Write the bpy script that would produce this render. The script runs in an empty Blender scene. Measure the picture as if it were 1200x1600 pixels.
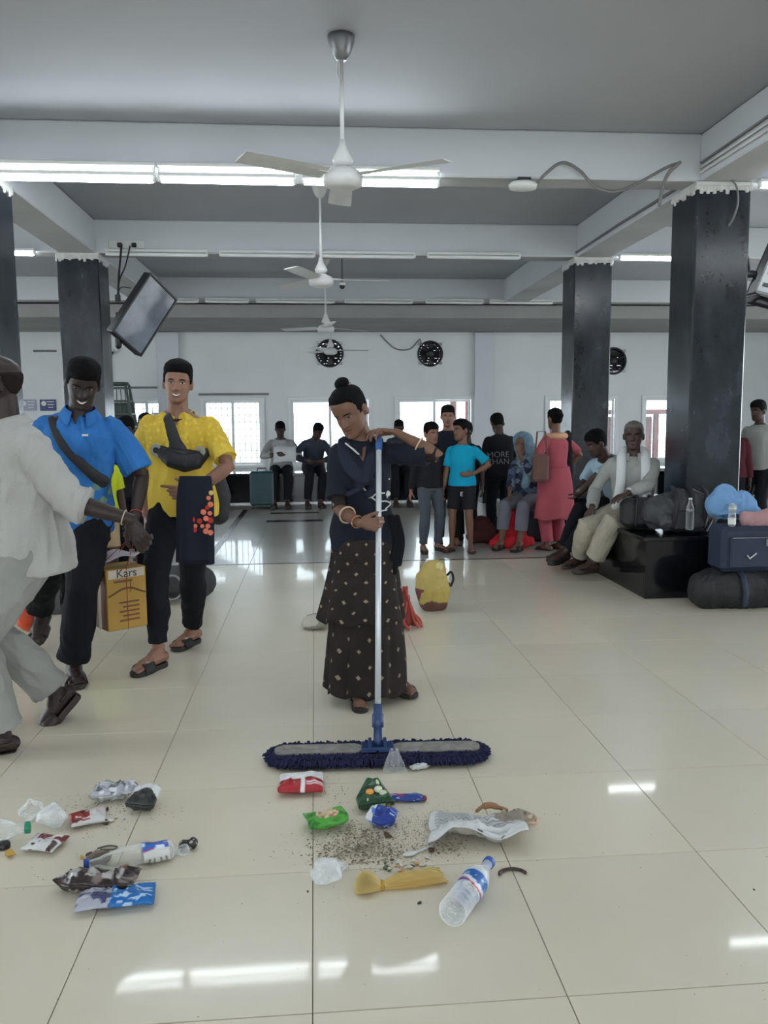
import bpy, math, random
import numpy as np
from mathutils import Vector, Matrix
random.seed(7); RNG = np.random.default_rng(7)
SC = bpy.context.scene
COL = SC.collection
# ------------------------------------------------------------------ camera
FPX, PITCH, YAW, ROLL, CAMH = 1289.5, 0.11315, 0.08346, -0.00773, 1.3595
cp, sp, cy, sy = math.cos(PITCH), math.sin(PITCH), math.cos(YAW), math.sin(YAW)
FWD = Vector((sy*cp, cy*cp, -sp)); R0 = Vector((cy, -sy, 0)); U0 = R0.cross(FWD)
RT = R0*math.cos(ROLL)+U0*math.sin(ROLL); UP = -R0*math.sin(ROLL)+U0*math.cos(ROLL)
cam = bpy.data.cameras.new('camera'); camo = bpy.data.objects.new('camera', cam); COL.objects.link(camo)
camo.matrix_world = Matrix(((RT.x, UP.x, -FWD.x, 0), (RT.y, UP.y, -FWD.y, 0), (RT.z, UP.z, -FWD.z, CAMH), (0, 0, 0, 1)))
cam.sensor_fit = 'VERTICAL'; cam.sensor_height = 24; cam.lens = FPX*24/1600; cam.clip_start = .05; cam.clip_end = 200
SC.camera = camo
# ------------------------------------------------------------------ world, exposure
SC.view_settings.view_transform = 'Standard'; SC.view_settings.look = 'None'
SC.view_settings.exposure = 0.95; SC.view_settings.gamma = 1.0; SC.view_settings.use_curve_mapping = False
W = bpy.data.worlds.new('sky'); SC.world = W; W.use_nodes = True
WORLD_STRENGTH = 3.6
W.node_tree.nodes['Background'].inputs[0].default_value = (.86, .93, 1.0, 1)
W.node_tree.nodes['Background'].inputs[1].default_value = WORLD_STRENGTH
TUBE_E = 17.0
# ------------------------------------------------------------------ layout numbers (metres)
XR, XL, CW = 2.96, -2.72, .44          # column left edges, width
BEAMY = [-5.65, -2.65, .35, 3.35, 6.35, 9.35, 12.95]
HB, HC, BT = 3.15, 3.50, .27           # beam underside, ceiling, beam thickness
YW = 15.4                              # far wall
XW0, XW1, YB = -8.6, 9.0, -5.6

def ray(px, py): return FWD + RT*((px-600)/FPX) - UP*((py-800)/FPX)
def G(px, py, z=0.):                    # world point at height z seen at this pixel: used to read real positions off the photo
    d = ray(px, py); t = (z-CAMH)/d.z; return Vector((d.x*t, d.y*t, z))
def V(px, py, Y):
    d = ray(px, py); t = Y/d.y; return Vector((d.x*t, Y, CAMH+d.z*t))

# ------------------------------------------------------------------ materials
def srgb(r, g, b):
    f = lambda c: (c/255/12.92) if c/255 <= .04045 else ((c/255+.055)/1.055)**2.4
    return (f(r), f(g), f(b), 1)
MATS = {}
class NT:
    def __init__(s, name):
        s.m = bpy.data.materials.new(name); s.m.use_nodes = True; s.t = s.m.node_tree; s.b = s.t.nodes['Principled BSDF']
    def n(s, ty, **kw):
        x = s.t.nodes.new('ShaderNode'+ty)
        for k, v in kw.items():
            if k in x.inputs: x.inputs[k].default_value = v
            else: setattr(x, k, v)
        return x
    def l(s, a, b): s.t.links.new(a, b)
    def set(s, **kw):
        for k, v in kw.items():
            k = {'rough': 'Roughness', 'metal': 'Metallic', 'base': 'Base Color', 'spec': 'Specular IOR Level', 'coat': 'Coat Weight', 'sheen': 'Sheen Weight', 'trans': 'Transmission Weight', 'alpha': 'Alpha'}[k]
            s.b.inputs[k].default_value = v
    def co(s, scale=(1, 1, 1), kind='Object'):
        tc = s.n('TexCoord'); mp = s.n('Mapping'); mp.inputs['Scale'].default_value = scale; s.l(tc.outputs[kind], mp.inputs[0]); return mp.outputs[0]
    def noise(s, sc, detail=4, co=None, rough=.5):
        x = s.n('TexNoise'); x.inputs['Scale'].default_value = sc; x.inputs['Detail'].default_value = detail; x.inputs['Roughness'].default_value = rough
        s.l(co or s.co(), x.inputs['Vector']); return x.outputs['Fac']
    def ramp(s, fac, stops, interp='LINEAR'):
        r = s.n('ValToRGB'); r.color_ramp.interpolation = interp; e = r.color_ramp.elements
        while len(e) < len(stops): e.new(.5)
        for i, (p, c) in enumerate(stops):
            e[i].position = p; e[i].color = c if len(c) == 4 else (*c, 1)
        s.l(fac, r.inputs[0]); return r.outputs[0]
    def bump(s, fac, st=.3, dist=.01):
        b = s.n('Bump'); b.inputs['Strength'].default_value = st; b.inputs['Distance'].default_value = dist
        s.l(fac, b.inputs['Height']); s.l(b.outputs[0], s.b.inputs['Normal'])
    def base(s, out): s.l(out, s.b.inputs['Base Color'])
def mul(c, k): return (c[0]*k, c[1]*k, c[2]*k, 1)
def mat(name, c, rough=.6, var=.12, sc=6, bump=0, bsc=40, metal=0, spec=.5, **kw):
    if name in MATS: return MATS[name]
    s = NT(name); s.set(rough=rough, metal=metal, spec=spec, **kw)
    if var: s.base(s.ramp(s.noise(sc), [(.3, mul(c, 1-var)), (.7, mul(c, 1+var))]))
    else: s.set(base=c)
    if bump: s.bump(s.noise(bsc, 3), bump)
    MATS[name] = s.m; return s.m
def fabric(name, c, rough=.9, var=.1, bump=.25): return mat(name, c, rough, var, 5, bump, 220, spec=.25)
def skinmat(name, c): return mat(name, c, .48, .10, 14, .12, 90, spec=.4)
def glow(name, c, e):
    s = NT(name); s.set(base=(.9, .9, .9, 1)); s.b.inputs['Emission Color'].default_value = c; s.b.inputs['Emission Strength'].default_value = e
    MATS[name] = s.m; return s.m
def attrmat(name, rough=.35, bump=0, metal=0, spec=.5):
    if name in MATS: return MATS[name]
    s = NT(name); a = s.n('Attribute'); a.attribute_name = 'Col'; s.base(a.outputs['Color']); s.set(rough=rough, metal=metal, spec=spec)
    if bump: s.bump(s.noise(60, 3), bump)
    MATS[name] = s.m; return s.m
def film(name, tint=(.9, .93, .95, 1), clear=.8, rough=.08):
    # thin clear plastic: mostly lets light through, with a sharp sheen at glancing angles
    m = bpy.data.materials.new(name); m.use_nodes = True; t = m.node_tree; t.nodes.clear()
    o = t.nodes.new('ShaderNodeOutputMaterial'); tr = t.nodes.new('ShaderNodeBsdfTransparent'); pr = t.nodes.new('ShaderNodeBsdfPrincipled')
    tr.inputs[0].default_value = tint; pr.inputs['Base Color'].default_value = tint; pr.inputs['Roughness'].default_value = rough
    fr = t.nodes.new('ShaderNodeLayerWeight'); fr.inputs[0].default_value = .35; mx = t.nodes.new('ShaderNodeMixShader')
    mr = t.nodes.new('ShaderNodeMapRange'); mr.inputs[3].default_value = 1-clear; mr.inputs[4].default_value = .85
    t.links.new(fr.outputs['Facing'], mr.inputs[0]); t.links.new(mr.outputs[0], mx.inputs[0])
    t.links.new(tr.outputs[0], mx.inputs[1]); t.links.new(pr.outputs[0], mx.inputs[2]); t.links.new(mx.outputs[0], o.inputs[0])
    MATS[name] = m; return m

# ------------------------------------------------------------------ tagging and object helpers
def tag(o, label=None, cat=None, group=None, kind=None):
    if label: o['label'] = label
    if cat: o['category'] = cat
    if group: o['group'] = group
    if kind: o['kind'] = kind
    return o
def empty(name, loc=(0, 0, 0), rz=0, label=None, cat=None, group=None):
    o = bpy.data.objects.new(name, None); COL.objects.link(o); o.location = loc; o.rotation_euler = (0, 0, rz); o.empty_display_size = .1
    return tag(o, label, cat, group)
def N(v):
    v = np.asarray(v, float); return v/(np.linalg.norm(v)+1e-12)
class MB:
    def __init__(s): s.v = []; s.f = []; s.n = 0; s.uv = None; s.col = None
    def add(s, v, f):
        v = np.asarray(v, float).reshape(-1, 3); s.v.append(v); s.f += [tuple(int(i)+s.n for i in q) for q in f]; s.n += len(v); return s
    def box(s, c, d, rz=0, bev=0, M=None):
        # centre c, size d; bev chamfers all edges a little
        x, y, z = [k/2 for k in d]; b = min(bev, x*.9, y*.9, z*.9)
        if b <= 0:
            v = np.array([(i*x, j*y, k*z) for i in (-1, 1) for j in (-1, 1) for k in (-1, 1)], float)
            f = [(0, 1, 3, 2), (4, 6, 7, 5), (0, 4, 5, 1), (2, 3, 7, 6), (0, 2, 6, 4), (1, 5, 7, 3)]
        else:
            v = []; idx = {}
            for i in (-1, 1):
                for j in (-1, 1):
                    for k in (-1, 1):
                        for a in range(3):
                            p = [i*(x-b), j*(y-b), k*(z-b)]; p[a] += (i, j, k)[a]*b; idx[(i, j, k, a)] = len(v); v.append(p)
            v = np.array(v); f = []
            for a in range(3):
                o1, o2 = [q for q in range(3) if q != a]
                for sg in (-1, 1):
                    q = []
                    for s1, s2 in ((-1, -1), (1, -1), (1, 1), (-1, 1)):
                        key = [0, 0, 0]; key[a] = sg; key[o1] = s1; key[o2] = s2; q.append(idx[(*key, a)])
                    f.append(tuple(q))
            for a in range(3):      # edges along axis a
                o1, o2 = [q for q in range(3) if q != a]
                for s1 in (-1, 1):
                    for s2 in (-1, 1):
                        k0 = [0]*3; k0[a] = -1; k0[o1] = s1; k0[o2] = s2; k1 = list(k0); k1[a] = 1
                        f.append((idx[(*k0, o1)], idx[(*k1, o1)], idx[(*k1, o2)], idx[(*k0, o2)]))
            for i in (-1, 1):
                for j in (-1, 1):
                    for k in (-1, 1): f.append(tuple(idx[(i, j, k, a)] for a in range(3)))
        if M is not None: v = v @ np.asarray(M).T
        if rz: cs, sn = math.cos(rz), math.sin(rz); v = v @ np.array([[cs, sn, 0], [-sn, cs, 0], [0, 0, 1]])
        return s.add(v+np.asarray(c, float), f)
    def loft(s, rings, cap=True, closed=True):
        k = len(rings[0]); base = np.concatenate([np.asarray(r, float) for r in rings]); f = []
        m = k if closed else k-1
        for i in range(len(rings)-1):
            for j in range(m):
                a = i*k+j; b = i*k+(j+1) % k; f.append((a, b, b+k, a+k))
        if cap and closed:
            c0 = base[:k].mean(0); c1 = base[-k:].mean(0); nb = len(base); base = np.concatenate([base, [c0, c1]]); L = (len(rings)-1)*k
            for j in range(k): f.append((nb, (j+1) % k, j)); f.append((nb+1, L+j, L+(j+1) % k))
        return s.add(base, f)
    def tube(s, pts, rad, seg=10, ref=None, round_ends=True, flat=1.0):
        # rounded tapered tube through pts; flat squashes it across ref
        P = [np.asarray(p, float) for p in pts]; R = list(rad) if hasattr(rad, '__len__') else [rad]*len(P)
        if len(R) != len(P): R = list(np.interp(np.linspace(0, 1, len(P)), np.linspace(0, 1, len(R)), R))
        if round_ends:
            d0 = N(P[0]-P[1]); d1 = N(P[-1]-P[-2]); e = []
            for t in (.98, .8, .45): e.append((P[0]+d0*R[0]*t, R[0]*math.sqrt(1-t*t)))
            g = []
            for t in (.45, .8, .98): g.append((P[-1]+d1*R[-1]*t, R[-1]*math.sqrt(1-t*t)))
            P2 = [q[0] for q in e]+P+[q[0] for q in g]; R2 = [q[1] for q in e]+R+[q[1] for q in g]
        else: P2, R2 = P, R
        rings = []; u = None; n = len(P2)
        for i in range(n):
            t = N(P2[min(i+1, n-1)]-P2[max(i-1, 0)])
            if u is None:
                a = np.asarray(ref, float) if ref is not None else (np.array([0, 0, 1.]) if abs(t[2]) < .9 else np.array([0, 1., 0])); u = N(a-t*(a@t))
            else: u = N(u-t*(u@t))
            w = np.cross(t, u)
            a = np.arange(seg)*2*math.pi/seg
            rings.append(P2[i]+R2[i]*(np.cos(a)[:, None]*u*flat+np.sin(a)[:, None]*w))
        return s.loft(rings)
    def ell(s, c, r, M=None, seg=14, rn=9):
        rings = []
        for i in range(1, rn):
            th = math.pi*i/rn; a = np.arange(seg)*2*math.pi/seg
            rings.append(np.stack([math.sin(th)*np.cos(a)*r[0], math.sin(th)*np.sin(a)*r[1], np.full(seg, -math.cos(th)*r[2])], 1))
        rings = [np.array(q) for q in rings]
        rings[0] = rings[0]; v0 = s.n
        if M is not None: rings = [q @ np.asarray(M).T for q in rings]
        rings = [q+np.asarray(c, float) for q in rings]
        s.loft(rings); return s
    def lathe(s, prof, c=(0, 0, 0), seg=20, M=None, cap=True, sx=1, sy=1):
        a = np.arange(seg)*2*math.pi/seg; rings = [np.stack([r*np.cos(a)*sx, r*np.sin(a)*sy, np.full(seg, z)], 1) for r, z in prof]
        if M is not None: rings = [q @ np.asarray(M).T for q in rings]
        return s.loft([q+np.asarray(c, float) for q in rings], cap)
    def grid(s, fn, nu, nv):
        u = np.linspace(0, 1, nu); v = np.linspace(0, 1, nv); U, Vv = np.meshgrid(u, v); p = fn(U.ravel(), Vv.ravel())
        f = [(j*nu+i, j*nu+i+1, (j+1)*nu+i+1, (j+1)*nu+i) for j in range(nv-1) for i in range(nu-1)]
        return s.add(p, f)
    def arr(s): return np.concatenate(s.v)
    def build(s, name, m, parent=None, smooth=False, col=None, solid=0, loc=None):
        me = bpy.data.meshes.new(name); v = s.arr(); me.from_pydata(v.tolist(), [], s.f); me.update()
        o = bpy.data.objects.new(name, me); COL.objects.link(o); me.materials.append(m)
        if parent: o.parent = parent
        if loc is not None: o.location = loc
        if smooth: me.shade_smooth()
        if col is not None: setcol(me, col)
        if solid:
            md = o.modifiers.new('Solidify', 'SOLIDIFY'); md.thickness = solid; md.offset = 0
        fixn(me)
        return o
def fixn(me):
    import bmesh
    b = bmesh.new(); b.from_mesh(me); bmesh.ops.recalc_face_normals(b, faces=b.faces); b.to_mesh(me); b.free()
def setcol(me, col):
    a = me.color_attributes.new('Col', 'FLOAT_COLOR', 'POINT'); c = np.ones((len(me.vertices), 4)); c[:, :3] = np.asarray(col)[:, :3]; a.data.foreach_set('color', c.ravel().astype(np.float32))
def arr_of(me):
    v = np.empty(len(me.vertices)*3, np.float32); me.vertices.foreach_get('co', v); return v.reshape(-1, 3).astype(float)
def nrm_of(me):
    v = np.empty(len(me.vertices)*3, np.float32); me.vertex_normals.foreach_get('vector', v); return v.reshape(-1, 3).astype(float)
# vectorised value noise
_H = RNG.random(4096)
def vn(P, sc=1., seed=0):
    P = np.asarray(P)*sc+seed*17.3; i = np.floor(P).astype(int); f = P-i; f = f*f*(3-2*f); r = 0
    for a in (0, 1):
        for b in (0, 1):
            for c in (0, 1):
                h = _H[((i[:, 0]+a)*73856093 ^ (i[:, 1]+b)*19349663 ^ (i[:, 2]+c)*83492791) & 4095]
                r = r+h*np.where(a, f[:, 0], 1-f[:, 0])*np.where(b, f[:, 1], 1-f[:, 1])*np.where(c, f[:, 2], 1-f[:, 2])
    return r*2-1
def remesh(mb, name, m, parent, voxel, smooth=1, wr=0, wsc=9, seed=0, colfn=None, aniso=(1, 1, .45)):
    """weld overlapping volumes into one continuous surface; wr adds cloth folds"""
    me = bpy.data.meshes.new('tmp'); me.from_pydata(mb.arr().tolist(), [], mb.f); fixn(me)
    o = bpy.data.objects.new('tmp', me); COL.objects.link(o)
    md = o.modifiers.new('r', 'REMESH'); md.mode = 'VOXEL'; md.voxel_size = voxel; md.use_smooth_shade = True
    if smooth:
        sm = o.modifiers.new('s', 'SMOOTH'); sm.factor = .5; sm.iterations = smooth
    dg = bpy.context.evaluated_depsgraph_get(); dg.update(); ev = o.evaluated_get(dg)
    me2 = bpy.data.meshes.new_from_object(ev); me2.name = name
    bpy.data.objects.remove(o); bpy.data.meshes.remove(me)
    if wr:
        P = arr_of(me2); n = nrm_of(me2); A = P*np.array(aniso)
        w = np.stack([vn(A, wsc*.5, seed+3), vn(A, wsc*.5, seed+5), vn(A, wsc*.5, seed+7)], 1)*.09
        k = 1-2*np.abs(vn(A+w, wsc, seed+1)); k2 = 1-2*np.abs(vn(A+w*1.5, wsc*2.1, seed+2))
        P = P+n*((k*.65+k2*.35-.2)*wr)[:, None]; me2.vertices.foreach_set('co', P.ravel().astype(np.float32)); me2.update()
    ob = bpy.data.objects.new(name, me2); COL.objects.link(ob); me2.materials.clear(); me2.materials.append(m); ob.parent = parent
    if colfn is not None: setcol(me2, colfn(arr_of(me2), nrm_of(me2)))
    return ob
def text(name, body, size, m, parent, M, extrude=.001, on=None, nf=None):
    """flat lettering: M is a 4x4 local matrix (x right, y up, z out)"""
    c = bpy.data.curves.new('t', 'FONT'); c.body = body; c.size = size; c.extrude = extrude; c.align_x = 'CENTER'; c.align_y = 'CENTER'; c.space_line = .85
    o = bpy.data.objects.new('t', c); COL.objects.link(o); dg = bpy.context.evaluated_depsgraph_get(); dg.update()
    me = bpy.data.meshes.new_from_object(o.evaluated_get(dg)); bpy.data.objects.remove(o); me.name = name
    ob = bpy.data.objects.new(name, me); COL.objects.link(ob); me.materials.clear(); me.materials.append(m)
    me.transform(M)
    if on is not None:      # lay each letter point on the cloth under it
        from mathutils.bvhtree import BVHTree
        bt_ = BVHTree.FromPolygons([v.co for v in on.data.vertices], [p.vertices for p in on.data.polygons]); n_ = Vector(nf)
        for v in me.vertices:
            h = bt_.ray_cast(v.co+n_*.3, -n_)
            if h[0] is not None: v.co = h[0]+n_*.004
    if parent: ob.parent = parent
    return ob
def frame(x, y, z, o):
    return Matrix(((x[0], y[0], z[0], o[0]), (x[1], y[1], z[1], o[1]), (x[2], y[2], z[2], o[2]), (0, 0, 0, 1)))
def wire(name, pts, r, m, parent=None, seg=5): return MB().tube(pts, r, seg).build(name, m, parent, True)
def catmull(P, k=6):
    P = [np.asarray(p, float) for p in P]; Q = [2*P[0]-P[1]]+P+[2*P[-1]-P[-2]]; out = []
    for i in range(1, len(Q)-2):
        for t in np.arange(k)/k:
            a, b, c, d = Q[i-1:i+3]; out.append(.5*((2*b)+(c-a)*t+(2*a-5*b+4*c-d)*t*t+(3*b-a-3*c+d)*t**3))
    out.append(P[-1]); return out
# ================================================================== setting
m_wall = mat('wall_paint', srgb(222, 226, 226), .75, .05, 1.2, .08, 30)
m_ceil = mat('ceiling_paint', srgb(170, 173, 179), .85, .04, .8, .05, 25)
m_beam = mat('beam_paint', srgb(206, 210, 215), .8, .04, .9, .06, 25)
m_soffit = mat('beam_soffit_grey', srgb(176, 178, 178), .85, .10, 1.5, .1, 20)
def col_mat():
    s = NT('column_granite'); co = s.co((1, 1, .45)); a = s.noise(3.2, 6, co, .65); b = s.noise(26, 5, s.co(), .6)
    mx = s.n('MixRGB'); mx.blend_type = 'MULTIPLY'; mx.inputs[0].default_value = .55
    s.l(s.ramp(a, [(.30, srgb(20, 25, 31)), (.52, srgb(34, 41, 48)), (.72, srgb(54, 62, 70))]), mx.inputs[1]); s.l(s.ramp(b, [(.3, (.55, .57, .6)), (.55, (1, 1, 1)), (.8, (1.3, 1.3, 1.3))]), mx.inputs[2]); s.base(mx.outputs[0])
    s.l(s.ramp(a, [(.3, (.14,)*3), (.8, (.36,)*3)]), s.b.inputs['Roughness']); s.bump(b, .08); return s.m
m_col = col_mat()
m_black = mat('black_granite', srgb(16, 17, 20), .12, .25, 30)
m_white = mat('white_enamel', srgb(216, 218, 216), .45, .03)
m_frame = mat('window_frame_enamel', srgb(225, 228, 228), .4, .03)
m_dark = mat('dark_plastic', srgb(26, 27, 30), .45, .1)
m_metal = mat('grey_steel', srgb(140, 142, 145), .35, .1, metal=.7)
m_grout = mat('grout', srgb(118, 113, 101), .8, .2, 8)
def tile_mat(name, c0, c1, r0=.13, r1=.30):
    s = NT(name); co = s.co((.6, 1, 1)); tc = s.n('TexCoord'); oi = s.n('ObjectInfo')
    geo = s.n('NewGeometry'); n1 = s.n('TexNoise'); n1.inputs['Scale'].default_value = 1.3; n1.inputs['Detail'].default_value = 6; n1.inputs['Roughness'].default_value = .45; s.l(geo.outputs['Position'], n1.inputs['Vector'])
    n2 = s.n('TexNoise'); n2.inputs['Scale'].default_value = 9; n2.inputs['Detail'].default_value = 6; s.l(geo.outputs['Position'], n2.inputs['Vector'])
    mx = s.n('MixRGB'); mx.blend_type = 'MULTIPLY'; mx.inputs[0].default_value = 1
    s.l(s.ramp(n1.outputs[0], [(.1, c0), (.9, c1)]), mx.inputs[1]); s.l(s.ramp(n2.outputs[0], [(.2, (.97, .97, .965)), (.8, (1, 1, 1))]), mx.inputs[2])
    m3 = s.n('MixRGB'); m3.blend_type = 'MULTIPLY'; m3.inputs[0].default_value = 1; s.l(mx.outputs[0], m3.inputs[1]); s.l(s.ramp(oi.outputs['Random'], [(0, (.965, .965, .965)), (1, (1.02, 1.02, 1.01))]), m3.inputs[2]); s.base(m3.outputs[0])
    s.set(rough=(r0+r1)/2, spec=.3, coat=.34); s.b.inputs['Coat Roughness'].default_value = .05; return s.m
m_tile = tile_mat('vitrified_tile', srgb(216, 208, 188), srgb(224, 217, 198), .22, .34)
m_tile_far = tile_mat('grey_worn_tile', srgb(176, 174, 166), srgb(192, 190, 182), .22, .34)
m_strip = mat('black_strip', srgb(30, 30, 30), .25)

floor = MB(); floor.box(((XW0+XW1)/2, (YB+YW)/2, -.08), (XW1-XW0, YW-YB, .15)); floor = tag(floor.build('floor', m_grout), kind='structure')
T = .6; X0 = -.026; Y0 = 2.966; GAP = .0023; YT = 7.766      # the plain tiles end at the dark threshold line
tile_mesh = MB().box((0, 0, -.004), (T-GAP, T-GAP, .008), bev=.0012); proto = None; n = 0
for j in range(-3, 14):
    yc = Y0-T/2+j*T
    if yc < 1.4 or yc > 10.4: continue
    for i in range(-9, 12):
        xc = X0+T/2+i*T
        pxl = 600+FPX*(xc*RT.x+yc*RT.y)/(xc*FWD.x+yc*FWD.y)
        if pxl < -90-500/yc or pxl > 1290+500/yc: continue
        far = yc > YT
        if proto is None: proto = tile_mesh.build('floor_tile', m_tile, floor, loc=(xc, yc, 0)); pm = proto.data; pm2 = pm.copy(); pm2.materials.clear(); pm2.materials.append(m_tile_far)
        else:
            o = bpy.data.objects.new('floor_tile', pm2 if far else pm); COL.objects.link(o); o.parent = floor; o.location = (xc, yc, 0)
        n += 1
DONE = set()
for o in floor.children: DONE.add((round((o.location.x-X0-T/2)/T), round((o.location.y-Y0+T/2)/T)))
rest = MB(); restf = MB()
for j in range(-14, 22):
    for i in range(-15, 16):
        if (i, j) in DONE: continue
        xc = X0+T/2+i*T; yc = Y0-T/2+j*T
        if not (XW0+.3 < xc < XW1-.3 and YB+.3 < yc < YW-.2): continue
        (restf if yc > YT else rest).box((xc, yc, -.004), (T-GAP, T-GAP, .008))
o = rest.build('floor_tile', m_tile, floor); o['kind'] = 'stuff'
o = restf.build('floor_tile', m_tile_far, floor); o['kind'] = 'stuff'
# black strips on the floor: the threshold line, the strip running to the back and two short ones
for nm, c, d in (('floor_strip', (.2, 7.766, .0006), (10.5, .035, .003)), ('floor_strip', (-1.05, 10.2, .0006), (.07, 4.6, .003)),
                 ('floor_strip', (-.28, 11.05, .0006), (.75, .22, .003)), ('floor_strip', (-.30, 12.0, .0006), (.7, .16, .003))):
    MB().box(c, d).build(nm, m_strip, floor)

def struct(name, mb, m): return tag(mb.build(name, m), kind='structure')
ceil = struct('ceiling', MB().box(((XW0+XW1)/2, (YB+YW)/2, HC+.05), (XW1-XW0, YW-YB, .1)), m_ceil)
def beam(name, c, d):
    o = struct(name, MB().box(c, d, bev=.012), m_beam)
    # darker underside of the beam
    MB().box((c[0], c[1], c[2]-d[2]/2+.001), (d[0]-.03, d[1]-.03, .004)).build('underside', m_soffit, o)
    return o
k = 1
for y in BEAMY:
    beam('trim_%d' % k, ((XW0+XW1)/2, y+BT/2, (HB+HC)/2), (XW1-XW0, BT, HC-HB)); k += 1
for x in (XL, XR):
    for a, b in zip(BEAMY[:-1], BEAMY[1:]):
        beam('trim_%d' % k, (x+CW/2, (a+BT+b)/2, (HB+HC)/2-.002), (CW-.04, b-a-BT, HC-HB-.004)); k += 1
# lintel beam along the far wall, its shade put into the darker grey
struct('trim_%d' % k, MB().box(((XW0+XW1)/2, (13.22+YW)/2, 3.03), (XW1-XW0, YW-13.22, .2)), mat('lintel_shade_grey', srgb(150, 150, 148), .9, .08, 2)); k += 1
for nm, x in (('wall_left', XW0-.1), ('wall_right', XW1+.1)):      # side walls; the unseen wide openings are added to let daylight in
    mb = MB().box((x, (YB+YW)/2, (2.6+HC)/2), (.2, YW-YB, HC-2.6)); y_ = YB
    for a, b_ in ((2.6, 5.8), (7.4, 11.4)): mb.box((x, (y_+a)/2, 1.3), (.2, a-y_, 2.6)); y_ = b_
    mb.box((x, (y_+YW)/2, 1.3), (.2, YW-y_, 2.6)); struct(nm, mb, m_wall)
mb = MB().box(((XW0+XW1)/2, YB-.1, (2.6+HC)/2), (XW1-XW0, .2, HC-2.6)); x_ = XW0
for a, b_ in ((-6.0, -3.4), (-1.2, 1.6), (3.6, 6.4)): mb.box(((x_+a)/2, YB-.1, 1.3), (a-x_, .2, 2.6)); x_ = b_  # unseen openings added to bring daylight in from behind the camera
mb.box(((x_+XW1)/2, YB-.1, 1.3), (XW1-x_, .2, 2.6)); struct('wall_back', mb, m_wall)
# far wall with real openings for windows and fans
WIN = [(-7.3, 1.5), (-3.02, 1.28), (-1.48, 1.16), (.30, 1.54), (2.25, 1.50), (5.06, 1.42), (6.98, 1.5)]   # centre x, width; the first is out of view, added for daylight
ZB, ZT = .46, 1.76
EX = [(.31, 2.55, .235), (2.17, 2.54, .22), (5.66, 2.40, .235)]                                    # exhaust fans x, z, radius
wall = MB(); xs = sorted([(c-w/2, c+w/2) for c, w in WIN])
def wb(x0, x1, z0, z1): wall.box(((x0+x1)/2, YW+.1, (z0+z1)/2), (x1-x0, .2, z1-z0))
wb(XW0, XW1, 0, ZB); e = XW0
for a, b in xs: wb(e, a, ZB, ZT); e = b
wb(e, XW1, ZB, ZT)
zf0, zf1 = 2.22, 2.84; wb(XW0, XW1, ZT, zf0); wb(XW0, XW1, zf1, HC); e = XW0
for x, z, r in EX: wb(e, x-r*1.02, zf0, zf1); e = x+r*1.02
wb(e, XW1, zf0, zf1)
for x, z, r in EX:       # round the square opening off
    w0, z0, z1 = r*1.02, zf0, zf1; AN = sorted([2*math.pi*q/32 for q in range(32)]+[math.atan2(c1_-z, s1_*w0) % (2*math.pi) for c1_ in (z0, z1) for s1_ in (-1, 1)]); AN.append(AN[0]+2*math.pi)
    for a0, a1 in zip(AN[:-1], AN[1:]):
        def sqp(a):
            cx_, cz_ = math.cos(a), math.sin(a); tx = w0/max(abs(cx_), 1e-6); tz = ((z1-z) if cz_ > 0 else (z-z0))/max(abs(cz_), 1e-6); t = min(tx, tz); return (x+cx_*t, z+cz_*t)
        p0, p1 = sqp(a0), sqp(a1); c0, c1 = (x+r*math.cos(a0), z+r*math.sin(a0)), (x+r*math.cos(a1), z+r*math.sin(a1))
        v = [(c0[0], YW+.001, c0[1]), (c1[0], YW+.001, c1[1]), (p1[0], YW+.001, p1[1]), (p0[0], YW+.001, p0[1])]; v += [(a, YW+.2, c) for a, b, c in v]
        wall.add(v, [(0, 1, 2, 3), (4, 7, 6, 5), (0, 4, 5, 1), (2, 6, 7, 3)])
wall = struct('wall_far', wall, m_wall)
for n_, (xa, xb) in enumerate(((2.99, 3.35), (-2.79, -2.39))): struct('trim_%d' % k, MB().box(((xa+xb)/2, YW-.06, 1.46), (xb-xa, .12, 2.92), bev=.008), m_beam); k += 1
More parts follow.
